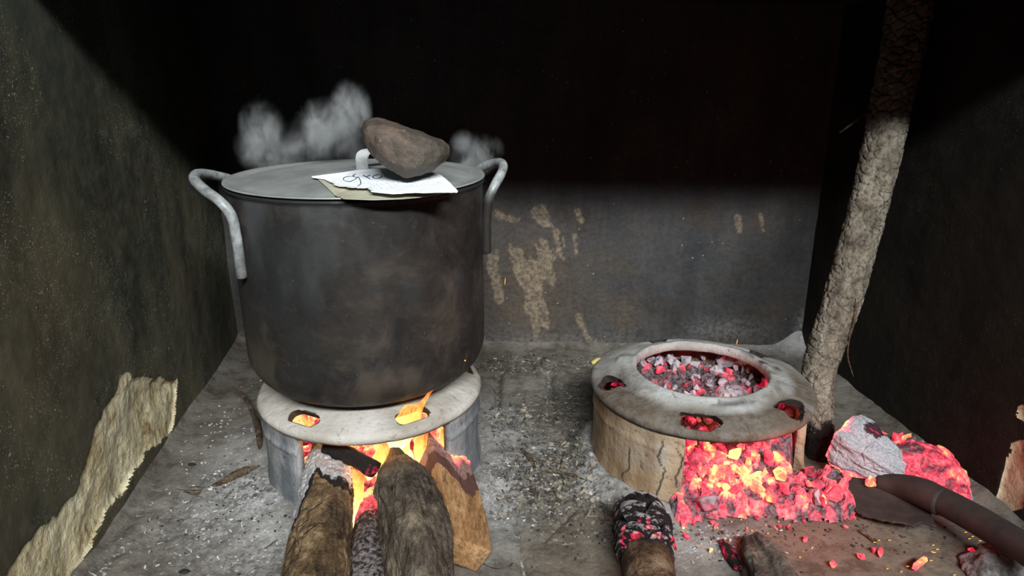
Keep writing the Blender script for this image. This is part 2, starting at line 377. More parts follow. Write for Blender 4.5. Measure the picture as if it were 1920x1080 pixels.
# floor (the hearth slab)
nx, ny = 560, 440
X, Y = np.meshgrid(np.linspace(-0.98, 1.02, nx), np.linspace(0.2, 1.90, ny), indexing='ij')
Z0 = np.zeros_like(X)
dL = np.hypot(X-STL.x, Y-STL.y); dR = np.hypot(X-STR.x, Y-STR.y)
def pxy(px, py): return W(px, py, z=0).xy
ash = np.zeros_like(X); lit = np.zeros_like(X); slab = np.zeros_like(X); H = 0.004*fbm(X*4, Y*4, Z0, 4, 1)+0.0018*fbm(X*22, Y*22, Z0, 4, 2)
ash = np.maximum(ash, (1-ss(0.03, 0.16, np.abs(dL-0.235)))*(0.55+0.5*fbm(X*9, Y*9, Z0, 3, 5)))
def spot(px, py, r, k=1.0, ry=None):
    c = pxy(px, py); return k*gauss(X, Y, c[0], c[1], r, ry)
ash = np.maximum(ash, spot(480, 940, 0.11, 1.0, 0.13)); ash = np.maximum(ash, spot(925, 930, 0.07, 0.9, 0.12)); ash = np.maximum(ash, spot(520, 1010, 0.1, 0.8))
ash = np.maximum(ash, spot(1290, 1020, 0.09, 0.7, 0.05)); ash = np.maximum(ash, spot(1450, 650, 0.12, 0.9, 0.06)); ash = np.maximum(ash, spot(1120, 905, 0.07, 0.8)); ash = np.maximum(ash, spot(1350, 650, 0.15, 0.5, 0.05))
H += 0.016*gauss(dL, 0*dL, 0.225, 0, 0.05)*(0.7+0.6*fbm(X*8, Y*8, Z0, 3, 9)) + 0.010*spot(500, 960, 0.09)
lit = np.maximum(lit, spot(1030, 900, 0.13, 1.3, 0.15)); lit = np.maximum(lit, spot(1000, 690, 0.16, 0.8, 0.06)); lit = np.maximum(lit, spot(985, 790, 0.1, 0.9, 0.1)); lit = np.maximum(lit, spot(1060, 760, 0.06, 0.8, 0.2))
lit = np.maximum(lit, spot(470, 930, 0.10, 0.9)); lit = np.maximum(lit, spot(400, 1010, 0.12, 0.6)); lit = np.maximum(lit, spot(480, 1060, 0.1, 0.7))
H += 0.007*np.clip(lit, 0, 1)*(fbm(X*30, Y*30, Z0, 4, 11)+0.3)
# cement collar at the foot of the right stove
aR = np.arctan2(X-STR.x, -(Y-STR.y)); collar = np.exp(-((dR-0.222)/0.022)**2)*ss(-2.4, -1.9, aR)*(1-ss(-0.5, -0.2, aR))
H += 0.028*collar; ash = np.maximum(ash, collar*0.5)
# slabs in the foreground, with cracks between them
slab = np.maximum(slab, inpoly(X, Y, [pxy(*p) for p in ((985, 1085), (970, 1000), (1010, 985), (1100, 925), (1150, 960), (1170, 1085))])*0.8)
slab = np.maximum(slab, inpoly(X, Y, [pxy(*p) for p in ((1480, 1100), (1420, 1000), (1600, 965), (1750, 1000), (1960, 1100))])*0.9)
for a, b in (((928, 690), (945, 880)), ((945, 880), (985, 1090)), ((1110, 925), (1020, 1015)), ((1035, 720), (1040, 790))):
    d = segd(X, Y, pxy(*a), pxy(*b))+0.004*np.abs(fbm(X*30, Y*30, Z0, 2, 31)); g = np.exp(-(d/0.004)**2); H -= 0.006*g; lit = np.maximum(lit, g)
for a, b, wd in (((936, 700), (932, 760), 0.010), ((1030, 705), (1032, 745), 0.012)):
    d = segd(X, Y, pxy(*a), pxy(*b)); g = np.exp(-(d/wd)**2); H -= 0.014*g; lit = np.maximum(lit, g*0.8)
# layered flaking on the left
for k, (a, b) in enumerate((((340, 880), (225, 1080)), ((400, 900), (300, 1085)), ((265, 985), (150, 1090)))):
    d = segd(X, Y, pxy(*a), pxy(*b)); w = 0.02+0.012*fbm(X*12, Y*12, Z0+k, 3, 41)
    H += 0.010*np.exp(-(d/w)**2)*(0.6+0.7*fbm(X*18, Y*18, Z0, 4, 43)); lit = np.maximum(lit, 0.7*np.exp(-((d-w*1.2)/0.010)**2)*ss(-0.3, 0.3, fbm(X*20, Y*20, Z0, 2, 44)))
# the slab curls up a little against the walls, and a mortar kerb runs along the right wall
wl = X-(LX0+sl*(Y-LY0)); wr = (RX0+sr*(Y-RY0))-X; wb = (RY1+(LY1-RY1)*(X-RX1)/(LX1-RX1))-Y
H += 0.018*np.exp(-np.maximum(wl, 0)/0.012)+0.012*np.exp(-np.maximum(wb, 0)/0.02)+0.020*np.exp(-np.maximum(wr, 0)/0.03)*(0.7+0.5*fbm(X*12, Y*12, Z0, 3, 47))
H += 0.05*spot(1480, 648, 0.035, 1.0, 0.05); ash = np.maximum(ash, spot(1480, 655, 0.07, 1.0))
H = np.where(dR < 0.19, 0, H); H = np.where(dL < 0.19, 0, H)
dirt = np.clip(lit, 0, 1)
colr = np.stack([np.clip(ash, 0, 1), dirt, np.clip(slab, 0, 1)], -1)
tag(grid('floor', np.stack([X, Y, H], -1), MF, None, colr), kind='structure')

# side walls
def sidewall(name, fx, sgn, mat, poly_px, seed, depth=0.016, plname='broken_plaster'):
    ys = np.linspace(0.30, 1.92, 540); zs = np.linspace(-0.03, 1.45, 490)
    Yw, Zw = np.meshgrid(ys, zs, indexing='ij'); Xw = fx(Yw)
    # pixel -> (y, z) on the wall plane
    def wp(px, py):
        r = ray(px, py); s = fx(0.0)/(r.x-(fx(1.0)-fx(0.0))*r.y)
        return (r.y*s, CAMZ+r.z*s)
    polys = [[wp(*p) for p in q] for q in poly_px]
    jy, jz = 0.012*fbm(Yw*35, Zw*35, Yw*0, 4, seed+3), 0.012*fbm(Yw*35, Zw*35, Yw*0+5, 4, seed+4)
    mask = np.zeros(Yw.shape, bool)
    for q in polys: mask |= inpoly(Yw+jy, Zw+jz, q)
    D = 0.004*fbm(Yw*5, Zw*5, Yw*0, 4, seed)+0.0006*fbm(Yw*40, Zw*40, Yw*0, 4, seed+1)
    Dm = D-depth*0.55-depth*(0.5*fbm(Yw*16, Zw*16, Yw*0, 5, seed+7)-0.15)
    # curl up at the border: distance-free rim by blurring the mask
    bl = mask.astype(float)
    for _ in range(12): bl = (bl+np.roll(bl, 1, 0)+np.roll(bl, -1, 0)+np.roll(bl, 1, 1)+np.roll(bl, -1, 1))/5
    Dw = np.where(mask, Dm*ss(0.35, 0.95, bl)+D*(1-ss(0.35, 0.95, bl)), D)
    brown = np.clip(0.6*fbm(Yw*5, Zw*3, Yw*0, 3, seed+9)+0.1, 0, 1)*(1-ss(0.55, 0.95, Zw)); pale = ss(0.55, 0.95, Zw)*0.7
    col = np.stack([brown, pale, 0*brown], -1)
    P = np.stack([Xw+sgn*Dw, Yw, Zw], -1); F = gridfaces(*Yw.shape); fm = mask.ravel()[F].sum(1) >= 3
    for nm, sel, mt, par in ((name, ~fm, mat, None), (plname, fm, MPL, 'w')):
        f = F[sel]; used = np.unique(f); re = -np.ones(P.shape[0]*P.shape[1], int); re[used] = np.arange(len(used))
        o = mesh_np(nm, P.reshape(-1, 3)[used], re[f], mt, wall if par else None, col.reshape(-1, 3)[used])
        if par is None: wall = o; tag(o, kind='structure')
        else: o['label'] = 'pale tan patch where the sooty render has fallen away'
LP = [(222, 705), (262, 708), (296, 706), (306, 716), (332, 712), (331, 770), (322, 815), (300, 838), (278, 848), (255, 888), (238, 925), (212, 945), (190, 985), (165, 1040), (148, 1090), (-120, 1330), (-160, 1200), (10, 1090), (45, 1040), (78, 990), (112, 966), (140, 925), (156, 870), (172, 820), (192, 770), (214, 742)]
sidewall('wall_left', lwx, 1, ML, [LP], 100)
RP = [(1925, 825), (1900, 832), (1893, 855), (1880, 872), (1872, 905), (1868, 940), (1890, 960), (1925, 960)]
RP2 = [(1925, 755), (1908, 757), (1906, 780), (1925, 800)]
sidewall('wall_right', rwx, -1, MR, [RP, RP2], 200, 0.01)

# back wall
xs = np.linspace(-0.87, 0.88, 440); zs = np.linspace(-0.03, 1.45, 370)
Xb, Zb = np.meshgrid(xs, zs, indexing='ij'); Yb = RY1+(LY1-RY1)*(Xb-RX1)/(LX1-RX1)
Db = 0.005*fbm(Xb*5, Zb*5, Xb*0, 4, 300)+0.0015*fbm(Xb*50, Zb*50, Xb*0, 4, 301)
stre = np.zeros_like(Xb)
def bp(px, py): q = W(px, py, y=1.82); return q.x, q.z
for a, b, w in (((975, 470), (990, 590), 10), ((1020, 460), (1040, 545), 13), ((1000, 500), (1012, 600), 9), ((1040, 430), (1062, 500), 7), ((1005, 395), (1020, 420), 9), ((935, 400), (965, 415), 9),
                ((1080, 395), (1092, 412), 5), ((1075, 440), (1082, 500), 4), ((1085, 590), (1105, 635), 12), ((1000, 600), (1005, 640), 7), ((1375, 405), (1382, 430), 3), ((1402, 395), (1408, 425), 3), ((1418, 400), (1424, 430), 3), ((930, 470), (932, 560), 8)):
    d = segd(Xb, Zb, bp(*a), bp(*b)); stre = np.maximum(stre, 0.9*ss(0.25, 0.45, 0.85-d/(w*0.0026)+1.9*fbm(Xb*34+Zb*8, Zb*13, Xb*0, 5, 310)))
c1 = bp(1000, 520); brn = 0.9*gauss(Xb, Zb, c1[0], c1[1]-0.05, 0.16, 0.20); c2 = bp(1170, 590); brn = np.maximum(brn, 0.7*gauss(Xb, Zb, c2[0], c2[1], 0.06, 0.07))
foot = np.exp(-np.maximum(Zb, 0)/0.022)*(0.6+0.8*fbm(Xb*10, Zb*10, Xb*0, 3, 320)); c3 = bp(1360, 615); foot = np.maximum(foot, 0.7*gauss(Xb, Zb, c3[0], c3[1], 0.10, 0.035)); c4 = bp(1495, 610); foot = np.maximum(foot, 1.0*gauss(Xb, Zb, c4[0], c4[1], 0.02, 0.06))
tag(grid('wall_back', np.stack([Xb, Yb-Db, Zb], -1), MB, None, np.stack([stre, np.clip(brn, 0, 1), np.clip(foot, 0, 1)], -1)), kind='structure')
# the smoke hood above: its front edge casts the slanting shadow
def box(name, x0, x1, y0, y1, z0, z1, mat, parent=None, bev=0.0):
    bm = bmesh.new(); bmesh.ops.create_cube(bm, size=1)
    for v in bm.verts: v.co = Vector((x0+(v.co.x+.5)*(x1-x0), y0+(v.co.y+.5)*(y1-y0), z0+(v.co.z+.5)*(z1-z0)))
    if bev: bmesh.ops.bevel(bm, geom=bm.edges[:], offset=bev, segments=2, affect='EDGES')
    me = bpy.data.meshes.new(name); bm.to_mesh(me); bm.free(); me.materials.append(mat)
    return link(bpy.data.objects.new(name, me), parent)
hood = tag(box('ceiling', -1.3, 1.3, 0.93, 2.1, 0.895, 1.5, MS, bev=0.01), kind='structure')
for v_ in hood.data.vertices:
    if v_.co.x < 0 and v_.co.z < 1.2: v_.co.z += 0.065
tag(box('wall_chimney', -1.3, 1.3, 1.9, 2.1, -0.03, 1.2, MS), kind='structure')

# ---------------------------------------------------------------- the two clay stoves
MCL_W = mat_clay('pale_clay', (0.26, 0.235, 0.205), (0.36, 0.335, 0.305), (0.44, 0.42, 0.40), (0.20, 0.19, 0.175), 0.5)
MCL_WB = mat_clay('ash_grey_tin', (0.13, 0.14, 0.155), (0.21, 0.215, 0.225), (0.32, 0.32, 0.32), (0.085, 0.095, 0.11), 0.9)
MCL_R = mat_clay('scorched_clay', (0.17, 0.16, 0.145), (0.29, 0.285, 0.275), (0.40, 0.405, 0.405), (0.10, 0.08, 0.06), 0.5)
MCL_RB = mat_clay('tan_clay', (0.26, 0.18, 0.115), (0.36, 0.27, 0.18), (0.34, 0.305, 0.26), (0.17, 0.10, 0.05), 0.85)
ZS, RL, RB, ZT, RH = 0.160, 0.2155, 0.2105, 0.196, 0.126
def boolean_cut(o, cutters):
    bm = bmesh.new()
    for me in cutters: bm.from_mesh(me)
    cm = bpy.data.meshes.new('tmp'); bm.to_mesh(cm); bm.free(); c = bpy.data.objects.new('tmp', cm); COL.objects.link(c)
    c.location = o.parent.location
    md = o.modifiers.new('b', 'BOOLEAN'); md.operation = 'DIFFERENCE'; md.solver = 'EXACT'; md.object = c
    apply_mods(o); bpy.data.objects.remove(c)
def stadium(center, th, wid, hgt, z, rot=0.0, seed=0, wob=0.0):
    """a rounded slot pointing outwards and up through the ring"""
    n = 40; bm = bmesh.new(); vs = []
    out = Vector((math.sin(th), -math.cos(th), 0)); tan = Vector((math.cos(th), math.sin(th), 0))
    axis = (out*0.75+Vector((0, 0, 1))).normalized(); up = axis.cross(tan)
    org = Vector(center)+out*0.185+Vector((0, 0, z)); rings = []
    for dz in (-0.06, 0.06):
        ring = []
        for i in range(n):
            a = 2*math.pi*i/n; r = hgt/2
            x = math.cos(a)*r+(wid/2-r)*(1 if math.cos(a) > 0 else -1); y = math.sin(a)*r
            k = 1+wob*math.sin(a*3+seed)+wob*0.6*math.sin(a*5+seed*2)
            x, y = x*k, y*k; x, y = x*math.cos(rot)-y*math.sin(rot), x*math.sin(rot)+y*math.cos(rot)
            ring.append(bm.verts.new(org+axis*dz+tan*x+up*y))
        rings.append(ring)
    for i in range(n): bm.faces.new((rings[0][i], rings[0][(i+1) % n], rings[1][(i+1) % n], rings[1][i]))
    bm.faces.new(rings[0][::-1]); bm.faces.new(rings[1]); bmesh.ops.recalc_face_normals(bm, faces=bm.faces)
    me = bpy.data.meshes.new('cut'); bm.to_mesh(me); bm.free(); return me
def stove(name, label, cen, mouth, holes, mring, mbody, seed, ringcol, bodycol, dent):
    t = tag(empty(name, cen), label, 'stove', 'round clay wood stoves')
    # body: a thick wall swept round, open at the mouth
    a0, a1 = mouth[1], mouth[0]+2*math.pi
    zs = list(np.linspace(-0.01, ZS-0.006, 34))
    prof = [(RB-0.003*math.sin(z/ZS*3.1), z) for z in zs]+[(RB-0.018, ZS-0.006)]+[(RB-0.019, z) for z in zs[::-1]]
    R_ = np.array(prof)
    def bd(TH, RR, ZZ):
        X, Y = np.sin(TH)*0.2, np.cos(TH)*0.2
        n = fbm(X*18, Y*18, ZZ*18, 4, seed)*0.0035
        lip = 0.004*np.exp(-((ZZ-(ZS-0.040))/0.004)**2)*(1 if dent == 0 else 0.4)+0.006*np.exp(-np.maximum(ZZ, 0)/0.012)
        edge = 0.004*fbm(X*0+ZZ*40, X*0, X*0+3, 3, seed+5)*(np.exp(-(TH-a0)/0.02)+np.exp(-(a1-TH)/0.02))
        return n+lip*(RR > RB-0.012), 0*n
    lathe('body', prof, mbody, (0, 0, 0), t, 700, a0, a1, True, bd, bodycol)
    # ring on top
    pr = [(RB-0.012, ZS-0.004), (RL-0.003, ZS-0.006), (RL, ZS), (RL+0.001, ZS+0.006), (RL-0.004, ZS+0.0125)]
    pr += [(RL-0.004-0.062*q, ZS+0.0125+(ZT-ZS-0.014)*(q*1.25-0.25*q*q)) for q in np.linspace(0.06, 1, 12)]
    pr += [(0.144, ZT-0.001), (0.137, ZT+0.001), (0.132, ZT+0.003), (RH+0.003, ZT+0.003)]+[(RH, ZT-0.004), (RH-0.001, ZT-0.014), (RH+0.004, ZT-0.018)]
    pr += [(r, ZT-0.018) for r in (0.14, 0.155)]+[(0.172, ZT-0.024), (RB-0.014, ZS+0.008)]
    def rd(TH, RR, ZZ):
        X, Y = np.sin(TH)*RR, np.cos(TH)*RR
        n = fbm(X*14, Y*14, ZZ*14, 4, seed+20)*0.003+fbm(X*50, Y*50, ZZ*50, 3, seed+21)*0.0012
        dz = n.copy(); top = RR < 0.168
        for h in holes:
            da = (TH-h[0]+math.pi) % (2*math.pi)-math.pi
            dz -= dent*0.010*np.exp(-(da/0.30)**4)*np.exp(-((RR-0.163)/0.010)**2)*(ZZ > ZS+0.01)
        dz += dent*0.006*np.exp(-(((TH-math.radians(250)+math.pi) % (2*math.pi)-math.pi)/0.12)**2)*top
        return n*0.7, dz
    o = lathe('top_ring', pr, mring, (0, 0, 0), t, 260, None, None, True, rd, ringcol)
    boolean_cut(o, [stadium((0, 0, 0), *h) for h in holes])
    o.data.materials.clear(); o.data.materials.append(mring)
    return t
R_ = math.radians
def rcol_l(TH, RR, ZZ): return [0.15*ss(0, 0.5, fbm(np.sin(TH)*3, np.cos(TH)*3, ZZ*30, 3, 55)), 0*TH, 0*TH]
def bcol_l(TH, RR, ZZ): return [0*TH, ss(0.03, 0.13, ZZ)*0+1.0, 0*TH]
def rcol_r(TH, RR, ZZ):
    b = ss(0.158, 0.185, RR)*(1.05+0.9*fbm(np.sin(TH)*9, np.cos(TH)*4, ZZ*10, 3, 61))*(0.35+0.65*ss(-0.3, 0.5, np.cos(TH)))
    for h in HR: b = np.maximum(b, 0.95*np.exp(-(((TH-h[0]+math.pi) % (2*math.pi)-math.pi)/0.30)**4)*np.exp(-((RR-0.163)/0.012)**2)*(ZZ > ZS+0.01))
    soot = 0.9*np.exp(-(((TH-R_(100)+math.pi) % (2*math.pi)-math.pi)/0.5)**2)*ss(0.1, 0.35, fbm(np.sin(TH)*RR*45, np.cos(TH)*RR*45, ZZ, 4, 63))*(RR > 0.128)
    soot = np.maximum(soot, 0.9*np.exp(-(((TH-R_(20)+math.pi) % (2*math.pi)-math.pi)/0.7)**2)*np.exp(-((RR-0.148)/0.007)**2)*ss(0.0, 0.3, fbm(np.sin(TH)*5, np.cos(TH)*5, RR*90, 4, 64)))
    return [np.clip(b, 0, 1), 0*TH, soot]
def bcol_r(TH, RR, ZZ):
    cr = 0*TH
    for k, (a, z0, z1) in enumerate(((-32, 0.0, 0.14), (-24, 0.05, 0.13), (-17.5, 0.0, 0.12), (-50, 0.02, 0.10))):
        w = R_(a)+0.10*fbm(ZZ*30, 0*ZZ+k, 0*ZZ, 3, 70+k); cr = np.maximum(cr, np.exp(-((TH-w-2*math.pi)/0.010)**2)*ss(z0-0.01, z0+0.01, ZZ)*(1-ss(z1-0.01, z1+0.01, ZZ)))
    return [0*TH, ss(-0.3, 0.3, -(TH-2*math.pi-R_(-30))), cr]
HL = [(R_(a), 0.062, 0.026, 0.178, 0, k, 0.05) for k, a in enumerate((-27, 33, 105, 177, 249))]; HL = [h[:6]+(0.012,) for h in HL]
HR = [(R_(-15), 0.068, 0.040, 0.176, 0, 1, 0.09), (R_(43), 0.060, 0.042, 0.177, 0.2, 2, 0.10), (R_(124), 0.05, 0.03, 0.178, 0, 3, 0.08), (R_(196), 0.05, 0.03, 0.178, 0, 4, 0.08), (R_(-80), 0.052, 0.040, 0.180, 0, 5, 0.12)]
st_l = stove('clay_stove', 'pale round clay stove under the big blackened pot', STL, (R_(-29), R_(52)), HL, MCL_W, MCL_WB, 500, rcol_l, bcol_l, 0)
st_r = stove('clay_stove', 'scorched round clay stove with open top hole and no pot, full of embers', STR, (R_(-21), R_(73)), HR, MCL_R, MCL_RB, 600, rcol_r, bcol_r, 1)

# ---------------------------------------------------------------- the pot and its lid
PC = Vector((-0.2765, 1.228, 0)); PZ0, PZ1, PR = 0.2045, 0.573, 0.2235
pot = tag(empty('cooking_pot', (PC.x, PC.y, PZ0)), 'huge soot-blackened aluminium cooking pot on the pale clay stove', 'pot')
prof = [(0.0, 0.0), (0.08, 0.0), (0.14, 0.0), (0.155, 0.001)]
prof += [(0.155+(PR-0.157)*math.sin(a), 0.001+0.066*(1-math.cos(a))) for a in np.linspace(0.12, math.pi/2, 14)]
prof += [(PR-0.002+0.002*min(1, (z-0.067)/0.2), z) for z in np.linspace(0.08, PZ1-PZ0-0.006, 60)]
prof += [(PR+0.003, PZ1-PZ0-0.004), (PR+0.0035, PZ1-PZ0), (PR+0.001, PZ1-PZ0+0.0015), (PR-0.003, PZ1-PZ0-0.001), (PR-0.004, PZ1-PZ0-0.03), (PR-0.006, 0.08), (0.15, 0.006), (0, 0.005)]
def pd(TH, RR, ZZ):
    n = fbm(np.sin(TH)*2.2, np.cos(TH)*2.2, ZZ*8, 3, 71)*0.0022*ss(0.0, 0.1, RR)
    return n, 0*n
def pcol(TH, RR, ZZ):
    right = ss(0.9, 1.3, TH)*(TH < 3)*ss(-0.2, 0.25, fbm(np.sin(TH)*3, np.cos(TH)*3, ZZ*7, 4, 75))*ss(0.05, 0.2, ZZ)*0.55
    dark = np.exp(-((((TH+0.50) % (2*np.pi)+np.pi) % (2*np.pi)-np.pi)/0.45)**2)*ss(-0.3, 0.3, fbm(np.sin(TH)*4, np.cos(TH)*4, ZZ*9, 4, 78)+0.1)*(ss(0.02, 0.12, ZZ)*(1-ss(0.30, 0.36, ZZ)))
    grey = 0.75*ss(0.05, 0.45, fbm(np.sin(TH)*3.5, np.cos(TH)*3.5, ZZ*5, 4, 79))*ss(0.16, 0.3, ZZ)
    patch = 0.6*ss(0.1, 0.32, fbm(np.sin(TH)*5, np.cos(TH)*5, ZZ*14, 5, 77))*(1-ss(0.07, 0.14, ZZ))
    rim = (ZZ > PZ1-PZ0-0.005)
    return [np.where(rim, 0, grey), np.where(rim, 1, np.clip(dark, 0, 1)), np.where(rim, 0, np.maximum(right, patch))]
lathe('body', prof, MPOT, (0, 0, 0), pot, 256, dispf=pd, colf=pcol)
MALU = M('worn_aluminium'); v = MALU.coord(); a = MALU.noise(v, 50, 5, 0.65)
col = MALU.mix(MALU.attr()[0], MALU.ramp(a, [(0.35, (0.12, 0.13, 0.13)), (0.68, (0.36, 0.38, 0.39))]), (0.022, 0.020, 0.018))
MALU = MALU.fin(col, 0.45, MALU.bump(a, 0.3, 0.001), 0.3, 0.15)
def loop_handle(cang, mat, hd=29):
    r = lambda ang, rad, z: (rad*math.cos(ang), rad*math.sin(ang), z)
    h, q = R_(hd), PZ1-PZ0
    pts = [r(cang-h, PR+0.006, q-0.135), r(cang-h, PR+0.007, q-0.07), r(cang-h, PR+0.012, q-0.035), r(cang-h*0.92, PR+0.022, q-0.012),
           r(cang-h*0.60, PR+0.034, q+0.004), r(cang-h*0.28, PR+0.043, q+0.014), r(cang, PR+0.045, q+0.017), r(cang+h*0.28, PR+0.043, q+0.014),
           r(cang+h*0.60, PR+0.034, q+0.004), r(cang+h*0.92, PR+0.022, q-0.012), r(cang+h, PR+0.012, q-0.035), r(cang+h, PR+0.009, q-0.07), r(cang+h, PR+0.008, q-0.135)]
    tube('handle', pts, 0.0085, mat, pot, 14, 120, lambda U, TH, L: 0.06*fbm(np.cos(TH), np.sin(TH), L*60, 2, 5), lambda U, TH, L, P: [1-ss(PZ1-PZ0-0.045, PZ1-PZ0+0.0, P[..., 2]) if abs(cang) < 1.5 else 0.6*(1-ss(PZ1-PZ0-0.12, PZ1-PZ0-0.06, P[..., 2])), 0*U, 0*U])['label'] = 'dull aluminium loop handle'
loop_handle(R_(180+16), MALU); loop_handle(R_(18), MALU, 20)
MLID = mat_metal('steamed_lid', (0.17, 0.182, 0.178), (0.29, 0.305, 0.30), 0.5, 0.2, 9, 0.1)
lid = tag(empty('pot_lid', (PC.x, PC.y, PZ1)), 'wide grey aluminium lid lying on the blackened pot', 'lid')
def lidz(r):
    return np.interp(r, [0, 0.10, 0.17, 0.195, 0.204, 0.214, 0.2265, 0.2275], [0.015, 0.0125, 0.007, 0.003, 0.0, 0.001, 0.0045, 0.003])
rr = [0.0001, 0.03, 0.06, 0.09, 0.12, 0.15, 0.17, 0.18, 0.19, 0.197, 0.203, 0.209, 0.215, 0.221, 0.2265, 0.2275]
lp = [(r, float(lidz(r))) for r in rr]+[(r, float(lidz(r))-0.0015) for r in rr[::-1]]
lathe('lid_plate', [(r, z+0.0025) for r, z in lp], MLID, (0, 0, 0), lid, 200)
# strap handle in the middle of the lid
MST = mat_metal('bright_strap', (0.50, 0.52, 0.53), (0.78, 0.80, 0.82), 0.4, 0.35, 50)
d = Vector((0.66, 0.75, 0)).normalized(); w = Vector((d.y, -d.x, 0)); c0 = Vector((0.012, -0.014, 0.013))
pp = [(0.0, 0.0), (-0.0005, 0.012), (0.0, 0.026), (0.006, 0.034), (0.020, 0.037), (0.060, 0.037), (0.085, 0.034), (0.095, 0.024), (0.096, 0.0)]
C_ = catmull([(c0+d*a+Vector((0, 0, b)))[:] for a, b in pp], 60); T_ = np.gradient(C_, axis=0); T_ /= np.linalg.norm(T_, axis=1)[:, None]
nrm = np.cross(T_, np.array(w)); w_ = np.array(w); rows = []
for a, b in ((-.016, .0012), (.016, .0012), (.016, -.0012), (-.016, -.0012)): rows.append(C_+w_*a+nrm*b)
grid('handle', np.stack(rows, 1), MST, lid, None, wrap_v=True, smooth=False)['label'] = 'shiny bent metal strap handle'

# ---------------------------------------------------------------- sheets on the lid
def paper_mat(name, c, lines, trans=0.0):
    m = M(name); v = m.coord(); a = m.noise(v, 60, 4)
    col = m.ramp(a, [(0.3, tuple(x*0.93 for x in c)), (0.6, c)])
    if lines:
        uv = m.n('ShaderNodeUVMap').outputs[0]; sep = m.n('ShaderNodeSeparateXYZ', {0: uv})
        row = m.math('FRACT', m.math('MULTIPLY', sep.outputs[1], 16.0)); rid = m.math('FLOOR', m.math('MULTIPLY', sep.outputs[1], 16.0))
        band = m.math('LESS_THAN', row, 0.5)
        wv = m.n('ShaderNodeCombineXYZ', {0: m.math('MULTIPLY', sep.outputs[0], 150.0), 1: m.math('MULTIPLY', rid, 7.3)}).outputs[0]
        ch = m.math('GREATER_THAN', m.noise(wv, 1.0, 2), 0.5)
        reg = m.math('MULTIPLY', m.math('GREATER_THAN', sep.outputs[0], 0.17), m.math('MULTIPLY', m.math('LESS_THAN', sep.outputs[0], 0.93), m.math('MULTIPLY', m.math('GREATER_THAN', sep.outputs[1], 0.08), m.math('LESS_THAN', sep.outputs[1], 0.80))))
        col = m.mix(m.math('MULTIPLY', m.math('MULTIPLY', band, ch), m.math('MULTIPLY', reg, 0.42)), col, (0.12, 0.16, 0.26))
    mk = m.attr(); col = m.mix(mk[0], col, (0.27, 0.24, 0.16))
    return m.fin(col, 0.7, m.bump(a, 0.1, 0.001), 0.2)
def edge_fn(px_pts, zs):
    P = np.array([W(p[0], p[1], z=z)[:] for p, z in zip(px_pts, zs)]); return P
def sheet(name, back, zb, front, zf, mat, n=(90, 40), wave=0.0012, thick=0.0006, colf=None, torn=0.0):
    def rs(P, k):
        s = np.concatenate([[0], np.cumsum(np.linalg.norm(np.diff(P, axis=0), axis=1))]); t = np.linspace(0, s[-1], k)
        return np.stack([np.interp(t, s, P[:, i]) for i in range(3)], -1)
    B, Fr = rs(edge_fn(back, zb), n[0]), rs(edge_fn(front, zf), n[0])
    u = np.linspace(0, 1, n[0])[:, None]; v = np.linspace(0, 1, n[1])[None, :]
    vv = v+0*u; vv = vv*(1-torn*(0.5+fbm(u*9+0*v, u*0+0*v, u*0+0*v, 4, 81))*1.0)
    P = Fr[:, None, :]*(1-vv[..., None])+B[:, None, :]*vv[..., None]
    if torn:
        vv = 1-(1-v)*(1-torn*np.clip(fbm(u*14+0*v, u*0+0*v, u*0+0*v, 4, 83)+0.3, 0, 1)); P = Fr[:, None, :]*(1-vv[..., None])+B[:, None, :]*vv[..., None]
    P[..., 2] += wave*fbm(P[..., 0]*22, P[..., 1]*22, P[..., 0]*0, 3, 85)
    r = np.hypot(P[..., 0]-PC.x, P[..., 1]-PC.y); P[..., 2] = np.maximum(P[..., 2], PZ1+0.0035+lidz(r)+0.0006)
    col = None if colf is None else np.stack(colf(u+0*v, v+0*u), -1)
    o = grid(name, P, mat, None, col); uvl = o.data.uv_layers.new(name='UVMap')
    UV = np.stack([np.broadcast_to(u, P.shape[:2]), np.broadcast_to(v, P.shape[:2])], -1).reshape(-1, 2)
    li = np.zeros(len(o.data.loops), np.int32); o.data.loops.foreach_get('vertex_index', li); uvl.data.foreach_set('uv', UV[li].astype(np.float32).ravel())
    md = o.modifiers.new('t', 'SOLIDIFY'); md.thickness = thick; md.offset = 1
    return o, P
MP1, MP2 = paper_mat('printed_paper', (0.80, 0.84, 0.90), True), paper_mat('yellowed_sheet', (0.36, 0.35, 0.28), False)
o, _ = sheet('plastic_sheet', [(588, 336), (620, 341), (700, 338), (780, 336), (830, 345), (858, 357)], [0.585, .587, .588, .587, .584, .581],
             [(590, 338), (616, 359), (644, 375), (700, 377), (755, 375), (800, 371), (822, 367), (852, 360)], [0.583, .580, .579, .579, .579, .579, .579, .579], MP2, wave=0.002,
             colf=lambda U, V: [0.6*ss(0.0, 0.6, fbm(U*5, V*4, U*0, 3, 91)+0.2), 0*U, 0*U])
tag(o, 'yellowed plastic sheet under the printed paper, hanging to the front rim of the lid', 'sheet')
paper, PP = sheet('printed_paper', [(584, 331), (628, 325), (672, 318.5), (700, 317), (760, 318), (812, 319), (836, 335), (859, 359)], [0.592, .594, .595, .595, .595, .595, .594, .592],
             [(586, 333), (606, 337), (620, 345), (645, 353), (668, 353), (684, 359), (700, 361), (740, 365), (765, 362.5), (800, 363), (857, 361)], [0.591, .590, .589, .588, .588, .588, .588, .588, .588, .589, .590], MP1, torn=0.10,
             colf=lambda U, V: [0.5*(1-ss(0.0, 0.10, V))*ss(0.12, 0.2, U)*(1-ss(0.5, 0.65, U)), 0*U, 0*U])
tag(paper, 'white printed paper with handwriting, held down on the lid by the stone', 'paper')
